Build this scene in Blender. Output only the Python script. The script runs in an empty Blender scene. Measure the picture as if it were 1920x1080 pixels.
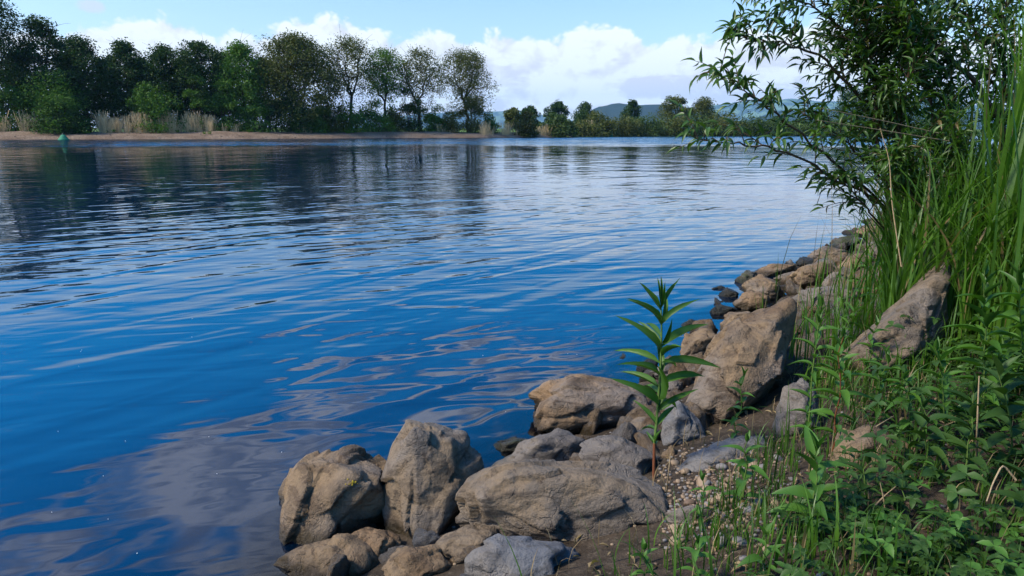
import bpy, bmesh, math, random
import numpy as np
from mathutils import Vector, Matrix, noise as mnoise
from math import radians, sin, cos, pi

SC = bpy.context.scene
COL = SC.collection
rng = np.random.default_rng(7)
random.seed(7)

# ------------------------------------------------------------------ camera
CAM_Z = 1.5
PITCH = math.atan(292.0 / 1280.0)
cam_data = bpy.data.cameras.new('camera')
cam_data.lens = 24.0
cam_data.sensor_width = 36.0
cam_data.clip_start = 0.05
cam_data.clip_end = 60000.0
camera = bpy.data.objects.new('camera', cam_data)
COL.objects.link(camera)
camera.location = (0, 0, CAM_Z)
camera.rotation_euler = (pi / 2 - PITCH, 0, 0)
SC.camera = camera

# ------------------------------------------------------------------ node helper
class Nodes:
    def __init__(self, tree):
        self.t = tree
        tree.nodes.clear()
    def add(self, typ, ins=None, out=0, **props):
        n = self.t.nodes.new(typ)
        for k, v in props.items():
            setattr(n, k, v)
        for k, v in (ins or {}).items():
            self.put(n.inputs[k], v)
        return n.outputs[out] if out is not None else n
    def put(self, sock, v):
        if isinstance(v, bpy.types.NodeSocket):
            self.t.links.new(v, sock)
        else:
            if hasattr(sock.default_value, '__len__') and not hasattr(v, '__len__'):
                v = (v,) * len(sock.default_value)
            if hasattr(sock.default_value, '__len__') and len(sock.default_value) == 4 and len(v) == 3:
                v = (*v, 1.0)
            sock.default_value = v
    def m(self, op, a, b=0.0, c=0.0, clamp=False):
        return self.add('ShaderNodeMath', {0: a, 1: b, 2: c}, operation=op, use_clamp=clamp)
    def vm(self, op, a, b=(0, 0, 0), out=0):
        return self.add('ShaderNodeVectorMath', {0: a, 1: b}, out=out, operation=op)
    def scale(self, a, s):
        return self.add('ShaderNodeVectorMath', {0: a, 'Scale': s}, operation='SCALE')
    def ramp(self, v, a, b, lo=0.0, hi=1.0, smooth=True):
        return self.add('ShaderNodeMapRange', {0: v, 1: a, 2: b, 3: lo, 4: hi},
                        interpolation_type='SMOOTHSTEP' if smooth else 'LINEAR')
    def mix(self, f, a, b, blend='MIX'):
        n = self.t.nodes.new('ShaderNodeMix')
        n.data_type = 'RGBA'
        n.blend_type = blend
        self.put(n.inputs[0], f); self.put(n.inputs[6], a); self.put(n.inputs[7], b)
        return n.outputs[2]
    def noise(self, vec, scale, detail=4.0, rough=0.55, dist=0.0, out=0, **kw):
        return self.add('ShaderNodeTexNoise', {'Vector': vec, 'Scale': scale, 'Detail': detail,
                        'Roughness': rough, 'Distortion': dist}, out=out, **kw)
    def xyz(self, x, y, z=0.0):
        return self.add('ShaderNodeCombineXYZ', {0: x, 1: y, 2: z})

# ------------------------------------------------------------------ world
SUN_ELEV, SUN_AZ = radians(46), radians(-106)      # azimuth from +Y towards +X
SUN_DIR = Vector((sin(SUN_AZ) * cos(SUN_ELEV), cos(SUN_AZ) * cos(SUN_ELEV), sin(SUN_ELEV)))
world = bpy.data.worlds.new('World')
SC.world = world
world.use_nodes = True
W = Nodes(world.node_tree)
sky = W.add('ShaderNodeTexSky', sky_type='NISHITA', sun_disc=False, sun_elevation=SUN_ELEV,
            sun_rotation=SUN_AZ, altitude=100.0, air_density=1.0, dust_density=1.6, ozone_density=2.0)
SKY_STRENGTH = 0.15
gen = W.add('ShaderNodeTexCoord', out='Generated')
sp = W.add('ShaderNodeSeparateXYZ', {0: gen}, out=None)
gx, gy, gz = sp.outputs
az = W.m('ARCTAN2', gx, gy)
el = W.m('ARCSINE', gz)
hs = W.add('ShaderNodeHueSaturation', {'Saturation': W.ramp(el, 0.165, 0.27, 1.12, 1.95), 'Value': W.ramp(el, 0.17, 0.32, 1.12, 1.5), 'Color': sky})  # boost added to the upper sky, bluer and brighter, for the water's reflection
# cloud-top elevation as a function of bearing
fc = W.t.nodes.new('ShaderNodeFloatCurve')
fc.mapping.extend = 'HORIZONTAL'
W.put(fc.inputs['Value'], W.ramp(az, -1.0, 1.0, smooth=False))
def sky_dir(px, py):                    # bearing and elevation of a pixel of the photograph
    cx, cy = (px - 960) / 1280, (540 - py) / 1280
    v = Vector((cx, cos(PITCH) + cy * sin(PITCH), -sin(PITCH) + cy * cos(PITCH))).normalized()
    return math.atan2(v.x, v.y), math.asin(v.z)
prof = [(-1.0, .12)] + [sky_dir(*p) for p in [(-150, 60), (0, 62), (125, 52), (165, 40), (290, 38), (360, 45), (395, 66), (430, 58), (480, 62), (530, 45), (575, 38),
        (630, 28), (670, 40), (700, 60), (760, 66), (815, 60), (850, 65), (900, 66), (980, 66), (1040, 60), (1090, 49), (1150, 50), (1190, 62),
        (1230, 72), (1300, 66), (1350, 66), (1400, 48), (1500, 50), (1700, 50), (1920, 60)]] + [(1.0, .12)]
cv = fc.mapping.curves[0]
pts = [((a + 1) / 2, t * 4) for a, t in prof]
cv.points[0].location = pts[0]; cv.points[1].location = pts[-1]
for p in pts[1:-1]:
    cv.points.new(*p)
fc.mapping.update()
top = W.m('MULTIPLY', fc.outputs[0], 0.25)
q = W.xyz(az, W.m('MULTIPLY', el, 1.35), 0.37)
warp = W.noise(q, 14.0, 2.0, 0.5, out=1, noise_dimensions='2D')
q2 = W.vm('ADD', q, W.scale(W.vm('SUBTRACT', warp, (.5, .5, .5)), 0.03))
def billow(vec):
    v1 = W.add('ShaderNodeTexVoronoi', {'Vector': vec, 'Scale': 26.0, 'Detail': 2.0, 'Roughness': 0.55, 'Lacunarity': 2.3},
               feature='F1', voronoi_dimensions='2D', normalize=True)
    n1 = W.noise(vec, 12.0, 4.0, 0.58, noise_dimensions='2D')
    return W.m('ADD', W.m('MULTIPLY', v1, -0.9), n1)
b0 = billow(q2)
b1 = billow(W.vm('ADD', q2, (-0.014, 0.020, 0.0)))
edge = W.m('ADD', W.m('SUBTRACT', top, el), W.m('MULTIPLY', W.m('SUBTRACT', b0, 0.25), 0.045))
a_low = W.ramp(edge, -0.003, 0.008)
relief = W.m('SUBTRACT', b0, b1)
streak = W.noise(W.xyz(W.m('MULTIPLY', az, 1.0), W.m('MULTIPLY', el, 4.5), 1.3), 7.0, 4.0, 0.55, noise_dimensions='2D')
depth = W.ramp(edge, 0.0, 0.055)                       # 0 at the lit tops, 1 well inside
lit = W.m('SUBTRACT', 1.0, W.m('MULTIPLY', depth, W.ramp(streak, 0.42, 0.60, 0.0, 1.0)))
lit = W.m('ADD', lit, W.m('MULTIPLY', relief, 2.6), clamp=True)
c_low = W.mix(lit, (0.595, 0.615, 0.65), (0.77, 0.82, 0.82))
# scattered higher cloud over the whole sky above the frame, on a plane overhead
zc = W.m('MAXIMUM', gz, 0.05)
pl = W.xyz(W.m('DIVIDE', gx, zc), W.m('DIVIDE', gy, zc), 4.2)
ov = W.noise(W.vm('ADD', pl, (7.3, -1.1, 0.0)), 1.15, 4.0, 0.6, 0.0, noise_dimensions='2D')
here = W.vm('SUBTRACT', pl, (-0.80, 2.1, 4.2))
ov = W.m('ADD', ov, W.m('MULTIPLY', W.m('EXPONENT', W.m('MULTIPLY', W.vm('DOT_PRODUCT', here, here, out='Value'), -1.5)), 0.12))
a_ov = W.m('MULTIPLY', W.ramp(ov, 0.60, 0.71, 0.0, 0.85), W.ramp(el, 0.26, 0.36))
c_ov = W.mix(W.ramp(W.noise(pl, 5.0, 3.0, 0.6, noise_dimensions='2D'), 0.35, 0.65), (0.88, 0.88, 0.92), (0.38, 0.385, 0.42))
# one small puff just over the left trees
PA, PE = sky_dir(170, 12)
dd = W.m('ADD', W.m('POWER', W.m('DIVIDE', W.m('SUBTRACT', az, PA), 0.016), 2.0),
         W.m('POWER', W.m('DIVIDE', W.m('SUBTRACT', el, PE), 0.008), 2.0))
a_puff = W.m('MULTIPLY', W.ramp(W.m('ADD', dd, W.m('MULTIPLY', W.m('SUBTRACT', b0, 0.25), -2.2)), 0.2, 1.5, 1.0, 0.0), 0.75)
col = W.mix(1.0, W.scale(hs, SKY_STRENGTH), (0.98, 1.0, 1.03), 'MULTIPLY')
col = W.mix(a_ov, col, c_ov)
col = W.mix(a_puff, col, (0.56, 0.60, 0.65))
col = W.mix(a_low, col, c_low)
bg = W.add('ShaderNodeBackground', {'Color': col, 'Strength': 1.0})
W.add('ShaderNodeOutputWorld', {'Surface': bg}, out=None)
world.cycles.sampling_method = 'MANUAL'
world.cycles.sample_map_resolution = 1024

sun_data = bpy.data.lights.new('sun', 'SUN')
sun_data.energy = 4.2
sun_data.angle = radians(9)
sun_data.color = (1.0, 0.92, 0.80)
sun = bpy.data.objects.new('sun', sun_data)
COL.objects.link(sun)
sun.rotation_euler = SUN_DIR.to_track_quat('Z', 'Y').to_euler()

# ------------------------------------------------------------------ colour management, sampling
SC.view_settings.view_transform = 'Standard'
SC.view_settings.look = 'None'
SC.view_settings.gamma = 1.0
SC.view_settings.use_curve_mapping = False
SC.view_settings.exposure = 0.55
SC.render.engine = 'CYCLES'
SC.cycles.use_denoising = True
SC.cycles.max_bounces = 6
SC.cycles.diffuse_bounces = 3
SC.cycles.glossy_bounces = 3
SC.cycles.transmission_bounces = 3
SC.cycles.transparent_max_bounces = 8
SC.cycles.volume_bounces = 0
SC.cycles.caustics_reflective = False
SC.cycles.caustics_refractive = False

# ------------------------------------------------------------------ geometry of the place
RIGHT = np.array([1.0, 0, 0])
UP = np.array([0, sin(PITCH), cos(PITCH)])
FWD = np.array([0, cos(PITCH), -sin(PITCH)])
EYE = np.array([0, 0, CAM_Z])
def ray(px, py):
    return (px - 960) / 1280.0 * RIGHT + (540 - py) / 1280.0 * UP + FWD
def z_at(py, y):                        # height at which an upright thing y metres ahead reaches a picture row
    return CAM_Z + y * math.tan(math.atan((540 - py) / 1280.0) - PITCH)
def PD(px, py, D):                      # the point seen at a pixel of the photograph, D metres deep
    return EYE + D * ray(px, py)
def smooth01(x):
    x = np.clip(x, 0, 1); return x * x * (3 - 2 * x)

SHORE_P, SHORE_U, SHORE_N = np.array([-1.0, 2.1]), np.array([0.6, 0.8]), np.array([0.8, -0.6])
def shore(x, y):
    x = np.asarray(x, float); y = np.asarray(y, float)
    s = (x - SHORE_P[0]) * .6 + (y - SHORE_P[1]) * .8
    d = (x - SHORE_P[0]) * .8 - (y - SHORE_P[1]) * .6
    d = d + 0.06 * np.sin(s * 2.1 + 1.0) + 0.04 * np.sin(s * 5.3)
    far = np.clip(s - 14, 0, None)      # downstream the near bank swings away to the right
    return s, d - 0.0045 * far ** 2
FAR_X = np.array([-900, -400, -110, -60, -10, 14, 30, 60, 110, 300, 700, 1500])
FAR_Y = np.array([20, 84, 132, 150, 186, 214, 246, 264, 276, 300, 330, 360.])
def far_shore(x):
    return np.interp(x, FAR_X, FAR_Y)
def vnoise(x, y, seed=0):
    return (np.sin(x * 1.7 + seed) * np.cos(y * 1.3 - seed * 2) + np.sin(x * 3.9 + y * 2.7 + seed * 3) * .5
            + np.sin(-x * 6.1 + y * 7.3 + seed) * .25) / 1.75
def terrain(x, y):
    x = np.asarray(x, float); y = np.asarray(y, float)
    s, d = shore(x, y)
    near = np.interp(d, [-40, -6, -2.5, -1, 0, .5, 1.2, 2.0, 3.0, 5.0, 9.0, 60, 400],
                     [-3.2, -1.6, -.8, -.38, -.10, .03, .27, .43, .60, 1.0, 1.35, 1.7, 2.2])
    near = near + np.where(d > .3, .025 * vnoise(x * 2.3, y * 2.3, 1), 0)
    e = (y - far_shore(x)) * 0.9
    farz = np.interp(e, [-60, -12, -3, 0, 2, 5, 8, 12, 60, 200, 900, 6000],
                     [-3.2, -1.8, -.7, -.10, .25, .8, 1.2, 1.55, 1.8, 3.6, 5.0, 8.0])
    return np.maximum(near, farz)
def T(x, y):
    return float(terrain(x, y))
def far_depth(px, off):                 # depth at which a bearing lies off metres behind the far waterline
    lo, hi = 60.0, 900.0
    for _ in range(40):
        D = (lo + hi) / 2
        y = D * 1.025
        if y - far_shore((px - 960) / 1280 * D) > off: hi = D
        else: lo = D
    return D
def hit(px, py):
    r = ray(px, py)
    D = 0.4
    while D < 400:
        p = EYE + D * r
        if p[2] <= max(T(p[0], p[1]), -.02):
            break
        D *= 1.004
    return D

# ------------------------------------------------------------------ object helpers
def link(o, parent=None):
    COL.objects.link(o)
    if parent is not None:
        o.parent = parent
    return o
def tag(o, label=None, cat=None, group=None, kind=None):
    if label: o['label'] = label
    if cat: o['category'] = cat
    if group: o['group'] = group
    if kind: o['kind'] = kind
    return o
def empty(name, loc, label=None, cat=None, group=None):
    o = bpy.data.objects.new(name, None)
    o.empty_display_size = 0.1
    o.location = [float(v) for v in loc]
    link(o)
    return tag(o, label, cat, group)
def mesh_from(name, V, Fs, smooth=False):
    """V (n,3); Fs a list of integer arrays (m,k)"""
    V = np.asarray(V, np.float32)
    Fs = [np.asarray(f, np.int32) for f in Fs if len(f)]
    me = bpy.data.meshes.new(name)
    me.vertices.add(len(V)); me.vertices.foreach_set('co', V.ravel())
    nl = sum(f.size for f in Fs); nf = sum(len(f) for f in Fs)
    me.loops.add(nl); me.polygons.add(nf)
    me.loops.foreach_set('vertex_index', np.concatenate([f.ravel() for f in Fs]))
    tot = np.concatenate([np.full(len(f), f.shape[1], np.int32) for f in Fs])
    me.polygons.foreach_set('loop_start', np.concatenate([[0], np.cumsum(tot)[:-1]]).astype(np.int32))
    me.polygons.foreach_set('loop_total', tot)
    me.polygons.foreach_set('use_smooth', np.full(nf, smooth))
    me.update(calc_edges=True)
    return me
class MB:
    def __init__(self):
        self.V = []; self.F = {}; self.n = 0
    def add(self, V, F):
        V = np.asarray(V, float).reshape(-1, 3); F = np.asarray(F, int)
        self.V.append(V); self.F.setdefault(F.shape[1], []).append(F + self.n); self.n += len(V)
    def tube(self, pts, radii, sides=6, cap=True):
        pts = np.asarray(pts, float); n = len(pts)
        radii = np.broadcast_to(np.asarray(radii, float), (n,))
        tang = np.gradient(pts, axis=0)
        tang /= np.linalg.norm(tang, axis=1)[:, None] + 1e-9
        ref = np.array([0.31, 0.17, 0.93]) if abs(tang[0][2]) < .9 else np.array([0.9, 0.3, 0.1])
        a = np.cross(tang, ref); a /= np.linalg.norm(a, axis=1)[:, None] + 1e-9
        b = np.cross(tang, a)
        th = np.linspace(0, 2 * pi, sides, endpoint=False)
        V = pts[:, None] + radii[:, None, None] * (np.cos(th)[None, :, None] * a[:, None] + np.sin(th)[None, :, None] * b[:, None])
        i = np.arange(n - 1)[:, None] * sides; j = np.arange(sides)[None]
        k = (j + 1) % sides
        F = np.stack([i + j, i + k, i + sides + k, i + sides + j], -1).reshape(-1, 4)
        self.add(V.reshape(-1, 3), F)
    def build(self, name, mat, parent=None, smooth=True):
        me = mesh_from(name, np.concatenate(self.V), [np.concatenate(f) for f in self.F.values()], smooth)
        me.materials.append(mat)
        return link(bpy.data.objects.new(name, me), parent)
def inst(name, me, parent, M):
    o = bpy.data.objects.new(name, me)
    link(o, parent)
    o.matrix_basis = M
    return o
def unit(v):
    v = np.asarray(v, float)
    return v / (np.linalg.norm(v, axis=-1, keepdims=True) + 1e-9)

# ------------------------------------------------------------------ materials
def material(name):
    m = bpy.data.materials.new(name)
    m.use_nodes = True
    return m, Nodes(m.node_tree)
def leaf_material(name, c0, c1, trans=0.35, rough=0.45, spec=0.3, dead=None, dead_at=.985):
    m, N = material(name)
    r = N.add('ShaderNodeNewGeometry', out='Random Per Island')
    orr = N.add('ShaderNodeObjectInfo', out='Random')
    f = N.m('FRACT', N.m('ADD', r, N.m('MULTIPLY', orr, 3.7)))
    pos = N.add('ShaderNodeNewGeometry', out='Position')
    big = N.noise(pos, 0.9, 2.0)
    c = N.mix(N.m('ADD', N.m('MULTIPLY', f, 0.75), N.m('MULTIPLY', N.m('SUBTRACT', big, 0.35), 0.8), clamp=True), c0, c1)
    if dead:
        c = N.mix(N.ramp(f, dead_at, dead_at + .005), c, dead)
    fine = N.noise(N.add('ShaderNodeTexCoord', out='Object'), 60.0, 3.0)
    c = N.mix(0.35, c, N.mix(1.0, c, N.mix(fine, (.55, .55, .55), (1.4, 1.4, 1.4)), 'MULTIPLY'))
    p = N.add('ShaderNodeBsdfPrincipled', {'Base Color': c, 'Roughness': rough, 'Specular IOR Level': spec})
    t = N.add('ShaderNodeBsdfTranslucent', {'Color': N.mix(1.0, c, (1.15, 1.35, 0.5), 'MULTIPLY')})
    s = N.add('ShaderNodeMixShader', {0: trans, 1: p, 2: t})
    N.add('ShaderNodeOutputMaterial', {'Surface': s}, out=None)
    return m
def bark_material(name, c0, c1, scale=30.0):
    m, N = material(name)
    co = N.add('ShaderNodeTexCoord', out='Object')
    n = N.noise(N.vm('MULTIPLY', co, (1, 1, .25)), scale, 5.0)
    c = N.mix(n, c0, c1)
    b = N.add('ShaderNodeBump', {'Height': n, 'Strength': 0.6, 'Distance': 0.01})
    p = N.add('ShaderNodeBsdfPrincipled', {'Base Color': c, 'Roughness': 0.85, 'Normal': b, 'Specular IOR Level': 0.2})
    N.add('ShaderNodeOutputMaterial', {'Surface': p}, out=None)
    return m
def plain_material(name, c0, c1, rough=0.7, scale=20.0):
    m, N = material(name)
    n = N.noise(N.add('ShaderNodeTexCoord', out='Object'), scale, 4.0)
    p = N.add('ShaderNodeBsdfPrincipled', {'Base Color': N.mix(n, c0, c1), 'Roughness': rough})
    N.add('ShaderNodeOutputMaterial', {'Surface': p}, out=None)
    return m
def rock_material(name, c_a, c_b, c_dark, moss=0.0, wet=0.0):
    m, N = material(name)
    co = N.add('ShaderNodeTexCoord', out='Object')
    orr = N.add('ShaderNodeObjectInfo', out='Random')
    co = N.vm('ADD', co, N.xyz(N.m('MULTIPLY', orr, 37.0), N.m('MULTIPLY', orr, 11.0), N.m('MULTIPLY', orr, 71.0)))
    n1 = N.noise(co, 5.0, 5.0, 0.6, 0.6)
    n2 = N.noise(co, 22.0, 8.0, 0.68)
    n3 = N.noise(co, 140.0, 4.0, 0.7)
    bed = N.noise(N.vm('MULTIPLY', co, (1.0, 1.3, 5.0)), 4.5, 6.0, 0.6, 0.8)
    c = N.mix(N.ramp(n1, 0.40, 0.60), c_a, c_b)
    n0 = N.noise(co, 2.2, 3.0, 0.6)
    c = N.mix(N.ramp(n0, 0.48, 0.66, 0.0, 0.5), c, (.175, .16, .142))
    c = N.mix(N.ramp(n0, 0.30, 0.42, 0.6, 0.0), c, N.mix(1.0, c, (.62, .50, .38), 'MULTIPLY'))
    c = N.mix(N.ramp(bed, 0.52, 0.66, 0.0, 0.55), c, c_dark)
    c = N.mix(N.ramp(n2, 0.53, 0.68, 0.0, 0.8), c, c_dark)
    c = N.mix(N.ramp(n2, 0.26, 0.40, 0.45, 0.0), c, tuple(min(1, v * 1.5) for v in c_a))
    c = N.mix(1.0, c, N.mix(n3, (.72, .72, .72), (1.28, 1.28, 1.28)), 'MULTIPLY')
    rough = 0.88
    if moss:
        nrm = N.add('ShaderNodeSeparateXYZ', {0: N.add('ShaderNodeNewGeometry', out='Normal')}, out=2)
        mm = N.m('MULTIPLY', N.ramp(nrm, 0.1, 0.7), N.ramp(N.noise(co, 7.0, 6.0, .7), .42, .58))
        c = N.mix(N.m('MULTIPLY', mm, moss), c, (.045, .055, .012))
    pz = N.add('ShaderNodeSeparateXYZ', {0: N.add('ShaderNodeNewGeometry', out='Position')}, out=2)
    damp = N.ramp(N.m('ADD', pz, N.m('MULTIPLY', N.m('SUBTRACT', n1, .5), .12)), 0.025, 0.075, 1.0, wet)
    c = N.mix(damp, c, N.mix(1.0, c, (.24, .235, .17), 'MULTIPLY'))
    rgh = N.mix(damp, (rough,) * 3, (.38,) * 3)
    crack = N.add('ShaderNodeTexVoronoi', {'Vector': N.vm('ADD', co, N.scale(N.noise(co, 6.0, 4.0, out=1), .35)), 'Scale': 5.5}, feature='DISTANCE_TO_EDGE')
    h = N.m('ADD', N.m('MULTIPLY', n2, 0.028), N.m('MULTIPLY', N.m('MULTIPLY', N.ramp(crack, 0.0, 0.03), N.ramp(n1, .45, .55)), 0.004))
    h = N.m('ADD', h, N.m('MULTIPLY', bed, 0.012))
    h = N.m('ADD', h, N.m('MULTIPLY', n3, 0.004))
    b = N.add('ShaderNodeBump', {'Height': h, 'Strength': 1.0, 'Distance': 1.0})
    p = N.add('ShaderNodeBsdfPrincipled', {'Base Color': c, 'Roughness': rgh, 'Normal': b, 'Specular IOR Level': 0.25})
    N.add('ShaderNodeOutputMaterial', {'Surface': p}, out=None)
    return m

MAT = {}
MAT['tan'] = rock_material('rock_tan', (.195, .134, .074), (.138, .098, .060), (.045, .029, .018))
MAT['tangrey'] = rock_material('rock_tan_grey', (.178, .130, .080), (.13, .106, .080), (.042, .031, .022))
MAT['grey'] = rock_material('rock_grey', (.16, .136, .108), (.122, .105, .088), (.05, .04, .032))
MAT['slate'] = rock_material('rock_slate', (.115, .118, .122), (.155, .142, .125), (.04, .037, .036))
MAT['brown'] = rock_material('rock_brown', (.20, .13, .07), (.13, .088, .05), (.045, .028, .016))
MAT['mossy'] = rock_material('rock_mossy', (.10, .085, .055), (.07, .065, .045), (.03, .025, .015), moss=0.85, wet=.35)
MAT['wet'] = rock_material('rock_wet', (.06, .055, .045), (.045, .045, .045), (.02, .018, .015), moss=0.3, wet=.7)
MAT['pale'] = rock_material('rock_pale', (.50, .47, .42), (.40, .38, .35), (.20, .17, .13))
MAT['dark_leaf'] = leaf_material('alder_leaf', (.015, .036, .008), (.040, .082, .014), .2, .6, .15)
MAT['mid_leaf'] = leaf_material('bush_leaf', (.048, .112, .012), (.092, .175, .022), .22, .6, .15)
MAT['fresh_leaf'] = leaf_material('fresh_leaf', (.032, .085, .012), (.075, .16, .022), .22, .6, .15)
MAT['olive_leaf'] = leaf_material('willow_leaf', (.050, .066, .013), (.095, .105, .022), .22, .6, .15)
MAT['ochre_leaf'] = leaf_material('ochre_leaf', (.05, .06, .014), (.085, .09, .022), .2, .6, .15)
MAT['bank_leaf'] = leaf_material('bank_leaf', (.030, .058, .012), (.062, .100, .020), .2, .6, .15)
MAT['bark'] = bark_material('tree_bark', (.022, .016, .011), (.06, .045, .03), 6.0)
MAT['reed'] = plain_material('dry_reed', (.42, .29, .13), (.62, .45, .22), .8, 3.0)
# ------------------------------------------------------------------ ground: one sheet to the horizon
def make_ground():
    na = 300
    r = np.concatenate([np.geomspace(.35, 110, 170), np.arange(112, 345, 2.0), np.geomspace(350, 18000, 60)]); nr = len(r)
    # finer in front of the bank, where the photograph looks
    a = np.linspace(-pi, pi, na, endpoint=False)
    a = a + 0.35 * np.sin(a) * -1.0
    X = np.outer(r, np.sin(a)) + 0.4; Y = np.outer(r, np.cos(a)) + 0.6
    Z = terrain(X, Y)
    V = np.stack([X, Y, Z], -1).reshape(-1, 3)
    i = np.arange(nr - 1)[:, None] * na; j = np.arange(na)[None]; k = (j + 1) % na
    F = np.stack([i + j, i + na + j, i + na + k, i + k], -1).reshape(-1, 4)
    V = np.concatenate([V, [[0.4, 0.6, T(.4, .6)]]])
    c = len(V) - 1
    F3 = np.stack([np.full(na, c), np.arange(na), (np.arange(na) + 1) % na], -1)
    me = mesh_from('ground', V, [F, F3], True)
    m, N = material('ground_soil')
    pos = N.add('ShaderNodeNewGeometry', out='Position')
    p = N.add('ShaderNodeSeparateXYZ', {0: pos}, out=None)
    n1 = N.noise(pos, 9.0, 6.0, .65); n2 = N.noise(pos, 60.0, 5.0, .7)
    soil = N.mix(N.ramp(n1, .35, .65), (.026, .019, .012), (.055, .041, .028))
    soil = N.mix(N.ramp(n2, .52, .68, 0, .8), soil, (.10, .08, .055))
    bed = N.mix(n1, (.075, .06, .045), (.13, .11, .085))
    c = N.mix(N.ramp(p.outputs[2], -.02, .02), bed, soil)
    meadow = N.mix(N.noise(pos, .05, 5.0), (.05, .10, .016), (.10, .15, .03))
    c = N.mix(N.ramp(p.outputs[1], 60, 80), c, meadow)
    h = N.m('ADD', N.m('MULTIPLY', n1, .03), N.m('MULTIPLY', n2, .01))
    b = N.add('ShaderNodeBump', {'Height': h, 'Strength': .9, 'Distance': 1.0})
    s = N.add('ShaderNodeBsdfPrincipled', {'Base Color': c, 'Roughness': .95, 'Normal': b, 'Specular IOR Level': .15})
    N.add('ShaderNodeOutputMaterial', {'Surface': s}, out=None)
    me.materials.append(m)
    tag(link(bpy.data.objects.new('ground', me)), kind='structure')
make_ground()

# ------------------------------------------------------------------ gravel bar along the far shore
def make_gravel_bar():
    xs = np.concatenate([np.linspace(-330, -130, 60), np.linspace(-129, 20, 240)])
    ev = np.array([-3, -1, -.2, .3, 1, 2, 3.5, 5, 6.5, 8, 9.5, 11, 12.5])
    X, E = np.meshgrid(xs, ev, indexing='ij')
    fade = smooth01((21 - X) / 26)
    width = .30 + .70 * fade
    Y = far_shore(X) + E * width / .9
    bump = .30 * vnoise(X * .10, E * .3, 3) + .14 * vnoise(X * .4, E * .8, 5)
    Z = np.interp(E, [-3, -1, 0, 1, 2.2, 5, 7, 9, 12.5], [-.9, -.4, .02, .40, .75, 1.15, 1.45, 1.6, .9]) * (.35 + .65 * fade)
    Z = Z + np.clip(E, 0, 6) / 6 * bump * fade
    Z = np.where(E > 12, np.minimum(Z, terrain(X, Y) - .3), Z)
    V = np.stack([X, Y, Z], -1).reshape(-1, 3)
    n, k = X.shape
    i = np.arange(n - 1)[:, None] * k; j = np.arange(k - 1)[None]
    F = np.stack([i + j, i + k + j, i + k + j + 1, i + j + 1], -1).reshape(-1, 4)
    me = mesh_from('gravel_bar', V, [F], True)
    m, N = material('gravel')
    pos = N.add('ShaderNodeNewGeometry', out='Position')
    n1 = N.noise(pos, .25, 5.0, .6); n2 = N.noise(pos, 4.0, 5.0, .75)
    z = N.add('ShaderNodeSeparateXYZ', {0: pos}, out=2)
    c = N.mix(N.ramp(n1, .35, .65), (.15, .105, .07), (.215, .16, .112))
    c = N.mix(1.0, c, N.mix(N.ramp(n2, .35, .65), (.55, .55, .55), (1.45, 1.42, 1.4)), 'MULTIPLY')
    c = N.mix(N.ramp(z, .02, .16, 1, 0), c, (.035, .028, .022))
    b = N.add('ShaderNodeBump', {'Height': n2, 'Strength': 1.0, 'Distance': .3})
    s = N.add('ShaderNodeBsdfPrincipled', {'Base Color': c, 'Roughness': .95, 'Normal': b, 'Specular IOR Level': .1})
    N.add('ShaderNodeOutputMaterial', {'Surface': s}, out=None)
    me.materials.append(m)
    tag(link(bpy.data.objects.new('gravel_shore', me)), 'pale brown gravel bar along the far shore', kind='structure')
make_gravel_bar()

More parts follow.
